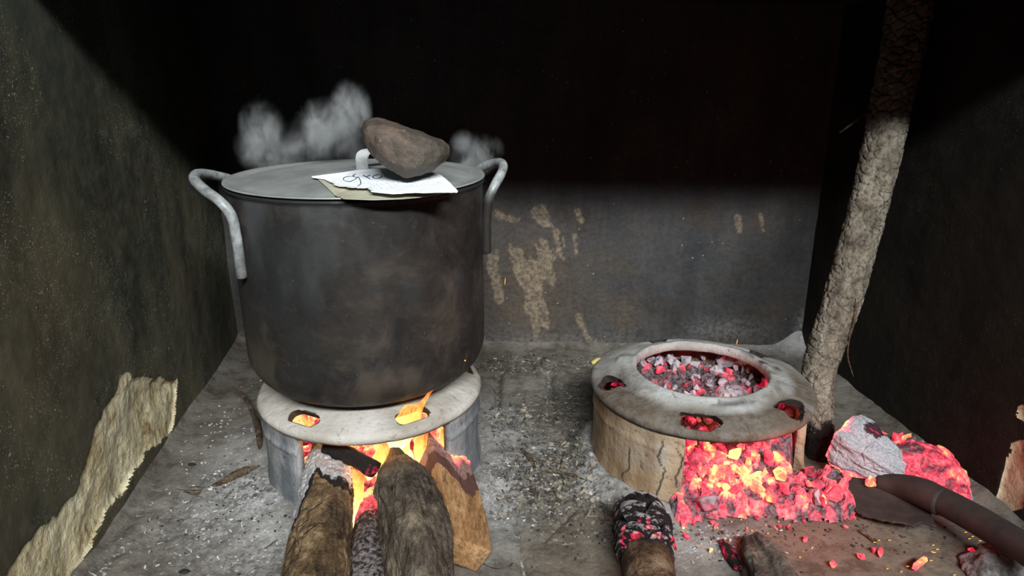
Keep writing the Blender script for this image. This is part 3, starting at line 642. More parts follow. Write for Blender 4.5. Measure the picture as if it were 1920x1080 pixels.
# the handwriting: ink strokes on the paper
MINK = M('pen_ink').fin((0.03, 0.05, 0.09), 0.6)
def stroke(px, par, rad=0.0011):
    pts = []
    for p in px:
        rd_ = np.array(ray(*p).normalized()); V3 = PP.reshape(-1, 3)-np.array([0, 0, CAMZ]); tt = V3@rd_
        ij = np.argmin(((V3-tt[:, None]*rd_)**2).sum(1)); q = np.array([0, 0, CAMZ])+rd_*(tt[ij]-0.0012)+np.array([0, 0, 0.0004]); pts.append(tuple(q))
    return pts
strokes = [[(668, 333), (660, 331.5), (650, 332), (644, 335), (646, 339.5), (655, 341), (664, 338), (669, 334), (672, 333), (676, 340), (676, 346), (671, 349)],
           [(667, 327), (662, 330), (668, 334)], [(681, 329), (690, 334), (694, 337)], [(684, 333), (690, 330.5), (694, 329)],
           [(703, 329), (699, 332), (702, 335), (711, 334.5), (716, 331.5), (713, 328.5), (705, 328.5), (703, 330)]]
bm_parts = []
for sx in strokes:
    P_, *_r = tubep(stroke(sx, None), [0.0008]*len(sx), 6, 50, None, up=(1, 0, 0)); bm_parts.append(P_)
V_, F_, n0 = [], [], 0
for P_ in bm_parts:
    F_.append(gridfaces(P_.shape[0], P_.shape[1], False, True)+n0); V_.append(P_.reshape(-1, 3)); n0 += P_.shape[0]*P_.shape[1]
hw = mesh_np('handwriting', np.vstack(V_), np.vstack(F_), MINK, paper); hw['label'] = 'dark blue pen writing reading g to'

# ---------------------------------------------------------------- the stone
MSTONE = M('river_stone'); v = MSTONE.coord(); a = MSTONE.noise(v, 26, 7, 0.7); b = MSTONE.noise(v, 110, 5, 0.7); c = MSTONE.noise(v, 14, 3)
col = MSTONE.ramp(a, [(0.32, (0.030, 0.026, 0.022)), (0.5, (0.068, 0.052, 0.042)), (0.68, (0.125, 0.085, 0.068))])
col = MSTONE.mix(MSTONE.ramp(c, [(0.50, 0.0), (0.60, 0.75)]), col, (0.045, 0.043, 0.032))
col = MSTONE.mix(MSTONE.ramp(b, [(0.62, 0.0), (0.72, 0.8)]), col, (0.30, 0.27, 0.24))
MSTONE = MSTONE.fin(col, 0.6, MSTONE.bump(MSTONE.math('ADD', a, b), 0.8, 0.004), 0.3)
def hull(name, pts, mat, parent=None, vox=None, sm=10, noise=0.0, nsc=20.0, flat=False, linkit=True):
    bm = bmesh.new()
    for p in pts: bm.verts.new(p)
    r = bmesh.ops.convex_hull(bm, input=bm.verts); bmesh.ops.delete(bm, geom=list(set(r['geom_interior']+r['geom_unused'])), context='VERTS')
    me = bpy.data.meshes.new(name); bm.to_mesh(me); bm.free(); me.materials.append(mat)
    o = bpy.data.objects.new(name, me); COL.objects.link(o)
    if vox:
        md = o.modifiers.new('r', 'REMESH'); md.mode = 'VOXEL'; md.voxel_size = vox
        md = o.modifiers.new('s', 'SMOOTH'); md.iterations = sm; md.factor = 0.5
        apply_mods(o); me = o.data
        if noise:
            n = len(me.vertices); co = np.zeros(n*3, np.float32); me.vertices.foreach_get('co', co); no = np.zeros(n*3, np.float32); me.vertices.foreach_get('normal', no)
            co, no = co.reshape(-1, 3), no.reshape(-1, 3)
            f = fbm(co[:, 0]*nsc, co[:, 1]*nsc, co[:, 2]*nsc, 5, int(len(pts)*7)); co = co+no*(f*noise)[:, None]; me.vertices.foreach_set('co', co.astype(np.float32).ravel()); me.update()
        me.polygons.foreach_set('use_smooth', [True]*len(me.polygons))
    if parent: o.parent = parent
    return o
sb = W(768, 333, z=0.5975); k = (sb.y*_c+(CAMZ-sb.z)*_s)/FPX
out_ = [(681, 243), (690, 229), (712, 226), (740, 231), (772, 243), (802, 250), (832, 262), (843, 275), (842, 290), (834, 302), (806, 322), (778, 333), (764, 333), (748, 325), (716, 304), (696, 284), (684, 262)]
sp = []
cx_, cz_ = 762, 283
for (px, py) in out_:
    x, z = (px-768)*k, (333-py)*k
    sp.append((x, 0, z)); 
    for dy, f in ((-0.032, 0.86), (0.03, 0.85), (-0.050, 0.50), (0.052, 0.45)):
        sp.append(((cx_+(px-cx_)*f-768)*k, dy, (333-(cz_+(py-cz_)*f))*k))
sp += [((795-768)*k, -0.050, (333-305)*k), ((832-768)*k, -0.03, (333-285)*k)]
stone = hull('stone', sp, MSTONE, None, 0.0022, 4, 0.006, 26); stone.location = (sb.x, sb.y+0.005, sb.z)
tag(stone, 'heavy brown stone weighing down the paper on the pot lid', 'stone')

# ---------------------------------------------------------------- the leaning pole
MPOLE = mat_bark('flaky_bark', [(0.10, 0.085, 0.066), (0.19, 0.165, 0.13), (0.28, 0.25, 0.20), (0.36, 0.33, 0.275)], scale=1.6, glow=0, axis=(1, 1, 0.7))
def bark_disp(nx, ny, amp, seed, Lk):
    def f(U, TH, L):
        f1, e, cid = vor(TH/(2*np.pi)*nx+0.10*fbm(L*Lk*0.5, TH*0+1, TH*0, 3, seed), L*Lk+0.3*np.sin(TH*2), seed, nx)
        return amp*(ss(0.03, 0.16, e)*(0.6+0.7*cid)-0.5)+0.4*amp*fbm(np.cos(TH)*3, np.sin(TH)*3, L*60, 4, seed+1)
    return f
pp = [W(1536, 858, z=-0.004), W(1536, 790, y=1.255), W(1533, 710, y=1.29), W(1552, 640, y=1.315), W(1580, 560, y=1.335), W(1622, 410, y=1.375), W(1649, 300, y=1.41), W(1672, 190, y=1.445), W(1695, 80, y=1.475), W(1714, -20, y=1.50), W(1728, -90, y=1.52)]
tube('wooden_pole', [p[:] for p in pp], [0.026, 0.027, 0.031, 0.034, 0.036, 0.036, 0.037, 0.038, 0.040, 0.042, 0.043], MPOLE, None, 110, 620,
     bark_disp(9, 0, 0.10, 900, 58), lambda U, TH, L, P: [0.8*(1-ss(0.03, 0.12, U+0.05*fbm(TH, U*20, U*0, 3, 3))), 0.25*(1-ss(0.12, 0.3, U)), 0*U])
pole = COL.objects['wooden_pole']; tag(pole, 'leaning wooden pole with flaky grey bark standing right of the open stove', 'pole')
MTWIG = mat_bark('twig_bark', [(0.045, 0.03, 0.02), (0.10, 0.07, 0.045), (0.19, 0.14, 0.09), (0.27, 0.21, 0.14)], scale=3, glow=0)
o = tube('peeling_bark', [W(1604, 560, y=1.30)[:], W(1602, 600, y=1.29)[:], W(1592, 640, y=1.28)[:], W(1590, 670, y=1.27)[:], W(1600, 706, y=1.26)[:]], [0.001, 0.0022, 0.0012, 0.0018, 0.0008], MTWIG, pole, 8, 40)
o = tube('branch_stub', [W(1645, 205, y=1.44)[:], W(1615, 218, y=1.43)[:], W(1592, 236, y=1.42)[:], W(1574, 249, y=1.41)[:]], [0.005, 0.003, 0.0025, 0.001], MTWIG, pole, 8, 30)

# ---------------------------------------------------------------- firewood under the pot
def bump2(U, TH, L, seed, a=0.10, b=0.05):
    return a*fbm(np.cos(TH)*1.6, np.sin(TH)*1.6, L*9, 4, seed)+b*fbm(np.cos(TH)*6, np.sin(TH)*6, L*30, 4, seed+1)
WOOD1 = mat_bark('brown_bark', [(0.045, 0.028, 0.017), (0.125, 0.078, 0.040), (0.25, 0.17, 0.095), (0.36, 0.275, 0.18)], scale=1.0, glow=1.4, axis=(1, 0.6, 1))
WOOD2 = mat_bark('grey_bark', [(0.030, 0.022, 0.017), (0.080, 0.062, 0.047), (0.15, 0.122, 0.090), (0.27, 0.225, 0.155)], scale=0.9, glow=1.2, axis=(1, 0.5, 0.8))
WOOD3 = mat_bark('split_wood', [(0.19, 0.095, 0.035), (0.32, 0.17, 0.075), (0.42, 0.245, 0.12), (0.46, 0.30, 0.17)], crack=0.0, char=(0.095, 0.045, 0.038), ash=(0.30, 0.17, 0.15), scale=0.8, glow=1.2, axis=(1.6, 0.4, 1))
BURN = mat_bark('burnt_wood', [(0.02, 0.017, 0.016), (0.05, 0.04, 0.038), (0.10, 0.085, 0.08), (0.15, 0.13, 0.125)], ash=(0.27, 0.235, 0.24), scale=1.4, glow=1.3)
ASHW = mat_bark('ash_wood', [(0.10, 0.09, 0.09), (0.20, 0.18, 0.18), (0.32, 0.30, 0.31), (0.42, 0.40, 0.42)], char=(0.05, 0.02, 0.03), ash=(0.42, 0.43, 0.47), scale=1.2, glow=1.2, crack=0.0)
def lcol(char0, ash0, glow0, seed, side=None):
    """char/ash/glow start at these length fractions and grow towards the far end"""
    def f(U, TH, L, P):
        n = 0.09*fbm(np.cos(TH)*2, np.sin(TH)*2, L*14, 3, seed)
        sd = 0 if side is None else side(TH)
        return [ss(char0-0.04, char0+0.05, U+n+sd), ss(ash0-0.03, ash0+0.04, U+n+sd), ss(glow0-0.05, glow0+0.06, U+n+sd)]
    return f
def pts(*a): return [W(x, y, z=z)[:] for x, y, z in a]
o = tube('firewood_log', pts((560, 1330, 0.075), (578, 1180, 0.074), (594, 1050, 0.072), (608, 960, 0.070), (614, 890, 0.068), (622, 845, 0.066)),
         [0.048, 0.0475, 0.047, 0.046, 0.042, 0.036], WOOD1, None, 200, 500,
         lambda U, TH, L: bump2(U, TH, L, 1000, 0.12, 0.07)+0.05*fbm(np.cos(TH)*9, np.sin(TH)*9, L*90, 4, 1003)-0.10*ss(0.66, 0.74, U)*ss(0.5, 0.62, vor(TH/(2*np.pi)*14, L*70, 3, 14)[0]), lcol(0.70, 0.745, 1.3, 1001, lambda TH: 0.18*ss(0.2, 0.9, -np.sin(TH))*1.0))
tag(o, 'round brown log, leftmost in the fire, its far end covered in white ash', 'log')
o = tube('firewood_log', pts((802, 1300, 0.115), (792, 1150, 0.112), (788, 1060, 0.110), (776, 990, 0.108), (760, 930, 0.106), (750, 890, 0.100), (745, 862, 0.094), (740, 842, 0.088)),
         [0.036, 0.038, 0.0425, 0.0505, 0.051, 0.032, 0.018, 0.009], WOOD2, None, 200, 500,
         lambda U, TH, L: bump2(U, TH, L, 1100, 0.20, 0.10)+0.05*fbm(np.cos(TH)*10, np.sin(TH)*10, L*60, 4, 1103)+0.10*np.sin(TH*3+L*9)*ss(0.0, 0.3, 1-U)-0.18*np.exp(-(((TH+0.9) % 6.283-3.14)/0.25)**2)*(1-ss(0.3, 0.5, U)), lcol(0.86, 1.4, 1.5, 1101))
tag(o, 'knotty grey log in the middle, its narrow end pushed into the fire', 'log')
# split log: flat orange face with bark on its right side
def split_sec(U, TH, L):
    c, s = np.cos(TH), np.sin(TH)
    k = 1/np.maximum(np.maximum(np.abs(c*0.85+s*0.55)/0.62, np.abs(s*0.85-c*0.55)/1.0), 0.35)
    return np.clip(k, 0.6, 1.35)-1+bump2(U, TH, L, 1200, 0.05, 0.03)+0.14*ss(0.58, 0.66, U)*(vor(TH/(2*np.pi)*9, L*55, 31, 9)[2]-0.5)*ss(0.02, 0.12, vor(TH/(2*np.pi)*9, L*55, 31, 9)[1])
SPL = tube('firewood_log', pts((872, 1040, 0.040), (862, 985, 0.046), (850, 930, 0.052), (838, 885, 0.058), (822, 840, 0.062), (812, 815, 0.064)),
         [0.037, 0.040, 0.041, 0.041, 0.040, 0.036], WOOD3, None, 140, 260, split_sec, lcol(0.46, 0.60, 0.70, 1201, lambda TH: 0.10*np.sin(TH*2)), bulge=0.12)
tag(SPL, 'split log with an orange face, rightmost in the fire, charred at its far end', 'log')
o = tube('firewood_log', pts((706, 1180, 0.040), (702, 1090, 0.042), (700, 1030, 0.040), (698, 985, 0.036), (696, 950, 0.030)),
         [0.037, 0.036, 0.034, 0.030, 0.020], BURN, None, 120, 200, lambda U, TH, L: bump2(U, TH, L, 1300, 0.2, 0.12), lambda U, TH, L, P: [0.6+0*U, 0.6-0.15*U, ss(0.45, 1.0, U)*0.75])
tag(o, 'low ash-crusted log glowing at its tip between the two bark-covered logs', 'log')
o = tube('charred_branch', pts((612, 838, 0.115), (640, 848, 0.112), (670, 862, 0.108), (700, 880, 0.100)), [0.014, 0.016, 0.015, 0.017], BURN, None, 60, 90, lambda U, TH, L: bump2(U, TH, L, 1400, 0.3, 0.2), lambda U, TH, L, P: [0.9+0*U, 0.25*ss(0.5, 0, U), 0.4*ss(0.8, 1, U)])
tag(o, 'short charred branch with a knobbly tip crossing the fire under the pot stove ring', 'branch')

# ---------------------------------------------------------------- other wood on the hearth
def alligator(U, TH, L):
    f1, e, cid = vor(TH/(2*np.pi)*6+L*14, L*62-np.abs(np.sin(TH))*1.6, 47, 6)
    return (0.34*(ss(0.02, 0.22, e)-0.45)+0.16*(cid-0.5))*ss(0.50, 0.62, U)*(1-0.5*ss(0.97, 1, U))
ALW = mat_bark('alligator_char', [(0.025, 0.014, 0.009), (0.065, 0.034, 0.018), (0.14, 0.08, 0.045), (0.26, 0.19, 0.13)], char=(0.014, 0.010, 0.011), ash=(0.42, 0.37, 0.38), scale=1.3, glow=1.0)
def acol(U, TH, L, P):
    f1, e, cid = vor(TH/(2*np.pi)*6+L*14, L*62-np.abs(np.sin(TH))*1.6, 47, 6)
    k = ss(0.48, 0.56, U+0.05*fbm(np.cos(TH)*2, np.sin(TH)*2, L*9, 3, 5)); return [k, k*ss(0.10, 0.30, e)*(0.52+0.45*ss(0.8, 0.95, U)), 0.55*k*ss(0.4, 0.5, U)*(1-ss(0.66, 0.72, U))*(fbm(TH*3, L*60, L*0, 2, 8) > 0.15)]
o = tube('charred_log', pts((1228, 1190, 0.042), (1220, 1100, 0.044), (1212, 1040, 0.044), (1204, 985, 0.044), (1200, 955, 0.042)), [0.038, 0.038, 0.040, 0.039, 0.033], ALW, None, 220, 330, alligator, acol)
tag(o, 'log lying in front of the open stove with deeply cracked charred scales on its end', 'log')
CB = mat_bark('weathered_bark', [(0.045, 0.038, 0.032), (0.10, 0.085, 0.070), (0.18, 0.155, 0.13), (0.27, 0.235, 0.20)], scale=1.1, glow=0)
def flutes(U, TH, L): return 0.22*np.sin(TH*5+2*fbm(L*8, TH*0, TH*0, 3, 7))*0.7+bump2(U, TH, L, 1500, 0.15, 0.12)
o = tube('bark_log', pts((1475, 1190, 0.016), (1455, 1110, 0.018), (1432, 1060, 0.018), (1412, 1022, 0.014)), [0.040, 0.038, 0.034, 0.022], CB, None, 120, 160, flutes, lambda U, TH, L, P: [0.55*ss(0.0, 0.4, fbm(np.cos(TH)*3, np.sin(TH)*3, L*20, 3, 9)), 0*U, 0*U])
tag(o, 'ridged piece of grey bark wood at the bottom edge, right of the scaly charred log', 'wood')
o = tube('charcoal_stick', pts((1352, 1015, 0.006), (1370, 1040, 0.008), (1385, 1066, 0.008)), [0.004, 0.009, 0.006], BURN, None, 24, 40, lambda U, TH, L: bump2(U, TH, L, 1600, 0.4, 0.2), lambda U, TH, L, P: [0.9+0*U, 0.1+0*U, 0.45+0.3*fbm(TH, L*80, L*0, 2, 1)])
tag(o, 'thin burnt stick beside the ridged grey bark wood', 'stick')
# burning log end at the right
def chunk(U, TH, L): return bump2(U, TH, L, 1700, 0.28, 0.12)+0.10*(vor(TH/(2*np.pi)*9, L*60, 5, 9)[2]-0.5)
def ccol(U, TH, L, P):
    low = ss(0.055, 0.03, P[..., 2]); n = fbm(np.cos(TH)*2.5, np.sin(TH)*2.5, L*22, 4, 14); hole = np.exp(-((U-0.35)/0.16)**2)*ss(0.2, 0.8, np.sin(TH-3.9))
    return [np.clip(0.45+hole+n*0.5, 0, 1), np.clip(0.95-hole*1.2-0.5*low, 0, 1), np.clip(0.25+0.7*low+0.35*ss(0.2, 0.5, n)+0.35*(1-ss(0.0, 0.12, U)), 0, 1)]
o = tube('burning_log', pts((1585, 822, 0.080), (1600, 832, 0.077), (1625, 850, 0.070), (1655, 868, 0.062), (1690, 885, 0.050)), [0.050, 0.054, 0.050, 0.042, 0.026], ASHW, None, 170, 150, chunk, ccol, bulge=0.12)
tag(o, 'thick log end crusted with white ash, glowing pink below, between pole and shovel', 'log')
# shovel
MIR = mat_metal('rusty_dark_iron', (0.008, 0.006, 0.005), (0.026, 0.014, 0.011), 0.8, 0.05, 30, 0.4)
sh = tag(empty('shovel', W(1745, 925, z=0.03)[:]), 'dark rusty iron shovel with a pipe handle reaching in from the right edge', 'shovel')
off = sh.location
rel = lambda P: [(Vector(p)-off)[:] for p in P]
tube('handle', rel(pts((1735, 925, 0.058), (1800, 957, 0.066), (1880, 1003, 0.076), (2010, 1085, 0.095), (2180, 1200, 0.12))), [0.0235, 0.0235, 0.0235, 0.0235, 0.0235], MIR, sh, 40, 60, lambda U, TH, L: 0.01*fbm(TH, L*20, L*0, 2, 3))
tube('socket', rel(pts((1650, 905, 0.040), (1690, 912, 0.048), (1730, 924, 0.058), (1765, 941, 0.062))), [0.016, 0.022, 0.0252, 0.0246], MIR, sh, 40, 50, lambda U, TH, L: 0.02*fbm(TH, L*20, L*0, 2, 4))
bl = np.zeros((40, 30, 3))
c_ = [np.array(W(*p[:2], z=p[2])) for p in ((1572, 893, 0.030), (1738, 915, 0.050), (1752, 985, 0.036), (1612, 968, 0.012))]
u, v = np.meshgrid(np.linspace(0, 1, 40), np.linspace(0, 1, 30), indexing='ij'); u_, v_ = u[..., None], v[..., None]
bl = (c_[0]*(1-u_)+c_[1]*u_)*(1-v_)+(c_[3]*(1-u_)+c_[2]*u_)*v_
wv = 0.012*fbm(u*6, v*0, u*0, 4, 9)*v; bl[..., 1] += wv-0.01*np.sin(u*np.pi)*v; bl[..., 0] += -0.012*np.sin(v*np.pi)*(1-u)+0.01*fbm(v*5, v*0, u*0, 3, 10)*(1-u)
bl[..., 2] += -0.010*np.sin(v*np.pi)*np.sin(np.clip(u*1.1, 0, 1)*np.pi*0.6)+0.002*fbm(u*4, v*4, u*0, 3, 5); bl[..., 0] -= 0.0
b_ = grid('blade', bl-np.array(off), MIR, sh); md = b_.modifiers.new('t', 'SOLIDIFY'); md.thickness = 0.003

# ---------------------------------------------------------------- embers
MEM, MBED = mat_ember(), mat_ember('ember_bed', 1.0)
def ember_meshes(n, seed):
    r = random.Random(seed); L = []
    for i in range(n):
        pts_ = []; sx, sy, sz = r.uniform(0.8, 1.2), r.uniform(0.7, 1.0), r.uniform(0.6, 0.85)
        for _ in range(r.randint(9, 14)):
            v = Vector((r.gauss(0, 1), r.gauss(0, 1), r.gauss(0, 1))).normalized()*r.uniform(0.8, 1.0)
            pts_.append((v.x*sx, v.y*sy, v.z*sz))
        o = hull('coal', pts_, MEM); bm = bmesh.new(); bm.from_mesh(o.data)
        bmesh.ops.bevel(bm, geom=bm.edges[:], offset=0.07, segments=1, affect='EDGES', clamp_overlap=True); bmesh.ops.transform(bm, matrix=Matrix.Scale(0.01, 4), verts=bm.verts)
        bm.to_mesh(o.data); bm.free(); L.append(o.data); bpy.data.objects.remove(o)
    return L
EM = ember_meshes(9, 5)
def coal(loc, size, heat, label, group, cat='ember', rnd=random, flat=1.0, name='glowing_coal'):
    o = bpy.data.objects.new(name, rnd.choice(EM)); COL.objects.link(o); o.location = loc
    o.rotation_euler = (rnd.uniform(0, 6.3), rnd.uniform(0, 6.3), rnd.uniform(0, 6.3)); o.scale = (size, size, size*flat); o['heat'] = float(heat)
    tag(o, label, cat, group); return o
# beds: a mound of small glowing crumbs, one uncountable mass each
def bedh_r(x, y):
    r = np.hypot(x-STR.x, y-STR.y); h = 0.105*ss(1.02, 1.36, y)+0.034*ss(0.93, 1.05, y)
    return h
def bedmask_r(x, y):
    r = np.hypot(x-STR.x, y-STR.y); inside = ss(0.198, 0.186, r) if False else (r < 0.187)*1.0
    pl = [pxy(*p) for p in ((1250, 972), (1268, 984), (1400, 972), (1500, 978), (1575, 980), (1605, 968), (1585, 935), (1560, 905), (1525, 860), (1500, 800), (1262, 800))]
    return np.maximum(inside, inpoly(x, y, pl)*(y < 1.12)*(r < 0.33))
def bed(name, hf, mf, x0, x1, y0, y1, heat, label, n=230, amp=0.016, heatf=None):
    X, Y = np.meshgrid(np.linspace(x0, x1, n), np.linspace(y0, y1, n), indexing='ij'); m = mf(X, Y).astype(float)
    for _ in range(14): m = (m+np.roll(m, 1, 0)+np.roll(m, -1, 0)+np.roll(m, 1, 1)+np.roll(m, -1, 1))/5
    f1, e, cid = vor(X*52+0.5*fbm(X*40, Y*40, X*0, 2, 5), Y*52, 77); h = hf(X, Y)*m+amp*m*((cid-0.3)*ss(0, 0.2, e)+0.5*fbm(X*60, Y*60, X*0, 4, 78))-0.004*(1-m)
    hot = 0.75*(cid-0.5)+(heatf(X, Y) if heatf else 0)-0.25*(1-ss(0.0, 0.12, e)); colb = np.stack([hot, 0*X, 0*X], -1).reshape(-1, 3)
    P = np.stack([X, Y, h], -1); F = gridfaces(n, n); F = F[(m.ravel()[F].mean(1)+0.25*(cid.ravel()[F].mean(1)-0.5) > 0.30)]; used = np.unique(F); re = -np.ones(n*n, int); re[used] = np.arange(len(used))
    o = mesh_np(name, P.reshape(-1, 3)[used], re[F], MBED, None, colb[used], smooth=False); o['heat'] = heat; return tag(o, label, 'embers', None, 'stuff')
bed('ember_bed', bedh_r, bedmask_r, 0.17, 0.72, 0.85, 1.43, 0.34, 'bed of small red embers filling the open stove and spilling out of its mouth', heatf=lambda X, Y: 0.42*gauss(X, Y, 0.415, 1.085, 0.085, 0.07)+0.22*gauss(X, Y, 0.45, 0.99, 0.07, 0.04)-0.32*ss(1.15, 1.2, Y)+0.02)
def heat_r(p):
    # hottest under the front of the ring, cooler and ashy at the back and along the spill's edge
    h = 0.50+0.42*math.exp(-((p.x-0.415)/0.085)**2-((p.y-1.085)/0.07)**2)+0.22*math.exp(-((p.x-0.45)/0.07)**2-((p.y-0.99)/0.04)**2)
    if p.y > 1.18: h = -0.08+0.13*random.random() if random.random() < 0.75 else 0.36
    return h+random.gauss(0, 0.03 if p.y > 1.18 else 0.15)
r = random.Random(11); cnt = 0; tries = 0
while cnt < 185 and tries < 20000:
    tries += 1
    x, y = r.uniform(0.19, 0.68), r.uniform(0.90, 1.41)
    if math.hypot(x-STR.x, y-STR.y) > 0.178 and y > 1.10: continue
    if not bedmask_r(np.array([x]), np.array([y]))[0]: continue
    if y < 1.07 and abs(math.hypot(x-STR.x, y-STR.y)-0.202) < 0.022 and math.atan2(x-STR.x, -(y-STR.y)) < R_(-14): continue
    top = y > 1.18
    if top and x < 0.25 and r.random() < 0.3: continue
    h = float(bedh_r(np.array([x]), np.array([y]))[0]); sz = r.uniform(1.0, 1.8) if r.random() < 0.75 else r.uniform(1.8, 2.6)
    p = Vector((x, y, h+0.007+0.003*sz)); ht = heat_r(p); sz *= 0.8 if top else 1
    if top and ht < 0.2: coal(p, sz*1.05, ht, 'ash-coated grey coal seen through the top hole of the open stove', 'grey coals seen through the top hole of the open stove', rnd=r)
    elif top: coal(p, sz*1.05, ht, 'red coal among the grey ones seen through the stove top hole', 'red coals seen through the top hole of the open stove', rnd=r)
    elif y < 0.985: coal(p, sz*0.9, ht-0.03, 'red glowing coal spilled out in front of the open stove mouth', 'coals spilled in front of the open stove', rnd=r)
    elif ht > 0.78: coal(p, sz, ht, 'yellow-hot coal heaped inside the mouth of the open stove', 'yellow-hot coals in the mouth of the open stove', rnd=r)
    elif ht > 0.5: coal(p, sz, ht, 'red glowing coal heaped inside the mouth of the open stove', 'red coals in the mouth of the open stove', rnd=r)
    else: coal(p, sz, ht, 'dark half-burnt coal among the bright ones in the open stove mouth', 'dark coals in the mouth of the open stove', rnd=r)
    cnt += 1
for k in range(34):
    px, py = r.uniform(1262, 1615), r.gauss(984, 12)
    if px > 1500: py = r.gauss(965, 14)
    coal(W(px, py, z=0.006), r.uniform(0.35, 0.8), 0.5+r.gauss(0, 0.15), 'little loose coal at the front edge of the spilled embers', 'little coals at the edge of the spilled embers', rnd=r)
# one big ashy lump at the right of the top hole
big = hull('charred_lump', [(-0.05, -0.02, -0.02), (0.05, -0.03, -0.02), (0.055, 0.03, -0.02), (-0.045, 0.035, -0.02), (-0.03, -0.018, 0.018), (0.03, -0.02, 0.014), (0.035, 0.02, 0.016), (-0.025, 0.022, 0.022)], MEM, None, 0.003, 6, 0.006, 40)
big.location = (0.455, 1.262, 0.118); big['heat'] = 0.10; tag(big, 'large grey ashy lump under the right side of the stove top hole', 'ember')
# the fire under the pot
def bedh_l(x, y): return 0.03*ss(0.98, 1.1, y)+0.07*ss(1.1, 1.36, y)
def bedmask_l(x, y):
    pl = [pxy(*p) for p in ((650, 1045), (745, 1045), (760, 960), (850, 900), (850, 850), (575, 850), (640, 950))]
    return np.maximum((np.hypot(x-STL.x, y-STL.y) < 0.187)*1.0, inpoly(x, y, pl)*1.0)
bed('ember_bed', bedh_l, bedmask_l, -0.49, -0.06, 0.85, 1.43, 0.74, 'bed of orange embers burning under the pot between the logs', 180)
cnt = 0; r = random.Random(21)
while cnt < 45:
    x, y = r.uniform(-0.46, -0.10), r.uniform(0.90, 1.30)
    if math.hypot(x-STL.x, y-STL.y) > 0.178 and y > 1.08: continue
    if not bedmask_l(np.array([x]), np.array([y]))[0]: continue
    if abs(math.hypot(x-STL.x, y-STL.y)-0.202) < 0.02 and math.atan2(x-STL.x, -(y-STL.y)) < R_(-24): continue
    h = float(bedh_l(np.array([x]), np.array([y]))[0]); sz = r.uniform(0.8, 1.5)
    coal(Vector((x, y, h+0.008)), sz, 0.55+0.35*ss(0.95, 1.1, y)+r.gauss(0, 0.1), 'orange glowing coal in the fire under the pot', 'coals in the fire under the pot', rnd=r); cnt += 1
# coals heaped against the right wall behind the shovel
r = random.Random(31); cnt = 0
line = [((1690, 830), 0.035, 0.06), ((1745, 840), 0.030, 0.055), ((1640, 905), 0.018, 0.045), ((1700, 905), 0.022, 0.06), ((1740, 880), 0.024, 0.07), ((1790, 900), 0.020, 0.04), ((1725, 850), 0.026, 0.07), ((1800, 935), 0.012, 0.03), ((1660, 885), 0.02, 0.05)]
for k in range(62):
    (px, py), sp_, hh = line[k % len(line)]
    z = 0.008+r.random()*hh*0.9
    p = W(px+r.gauss(0, 1)*sp_*550, py+r.gauss(0, 1)*sp_*250, z=z)
    if p.x > rwx(p.y)-0.035: p.x = rwx(p.y)-0.035-0.02*r.random()
    coal(p, r.uniform(1.2, 2.2), 0.50+r.gauss(0, 0.14), 'pink glowing coal piled against the right wall behind the shovel', 'coals piled behind the shovel', rnd=r)
o = tube('burning_log', pts((1672, 862, 0.052), (1705, 868, 0.060), (1745, 882, 0.055), (1775, 905, 0.040), (1800, 930, 0.026), (1812, 945, 0.014)), [0.030, 0.042, 0.042, 0.034, 0.020, 0.010], MEM, None, 150, 170,
     lambda U, TH, L: 0.35*fbm(np.cos(TH)*2, np.sin(TH)*2, L*30, 4, 1800)+0.22*(vor(TH/(2*np.pi)*9, L*50, 6, 9)[2]-0.4)*ss(0, 0.15, vor(TH/(2*np.pi)*9, L*50, 6, 9)[1]), lambda U, TH, L, P: [0.45*(vor(TH/(2*np.pi)*9, L*50, 6, 9)[2]-0.55), 0*U, 0*U])
o['heat'] = 0.56; tag(o, 'crumbling red-hot log lying along the right wall behind the shovel', 'log')
# loose coals on the hearth at lower right, each told apart by its place
solo = [((1718, 1052), 2.0, 0.66, 'fat pink glowing coal, largest of the loose ones below the shovel'), ((1655, 1036), 1.15, 0.60, 'ragged glowing coal just left of the fattest loose coal'),
        ((1638, 1030), 0.9, 0.52, 'small dull red coal touching the ragged coal left of the fattest one'), ((1616, 1043), 0.95, 0.60, 'small pink coal midway along the row below the shovel'),
        ((1562, 1058), 1.0, 0.62, 'single pink coal at the left end of the row below the shovel'), ((1509, 1010), 0.75, 0.5, 'tiny red coal between the spilled embers and the row of loose coals'),
        ((1823, 1031), 0.8, 0.55, 'tiny red coal at the tip of the ashy lump in the lower right corner'), ((1332, 1031), 0.6, 0.8, 'tiny orange ember on the slab right of the scaly charred log'),
        ((1400, 1016), 0.6, 0.7, 'tiny orange ember at the tip of the ridged bark wood'), ((1285, 980), 1.4, 0.45, 'dark red coal at the left front corner of the spilled embers'),
        ((1620, 930), 0.9, 0.45, 'dim coal beside the shovel blade'), ((1328, 940), 2.4, 0.22, 'big black coal sitting on the glowing heap in the stove mouth')]
for (px, py), sz, ht, lb in solo:
    z = 0.045 if sz == 2.4 else 0.005*sz+0.003
    coal(W(px, py, z=z), sz, ht, lb, None)
AL = hull('ashy_lump', [(-0.045, -0.03, 0), (0.05, -0.035, 0), (0.055, 0.03, 0), (-0.03, 0.04, 0), (-0.025, -0.01, 0.03), (0.03, -0.02, 0.04), (0.03, 0.02, 0.045), (-0.01, 0.025, 0.035)], ASHW, None, 0.003, 5, 0.012, 45)
AL.location = W(1860, 1075, z=0.002); tag(AL, 'lump of burnt wood with white ash flakes in the lower right corner', 'charred wood')
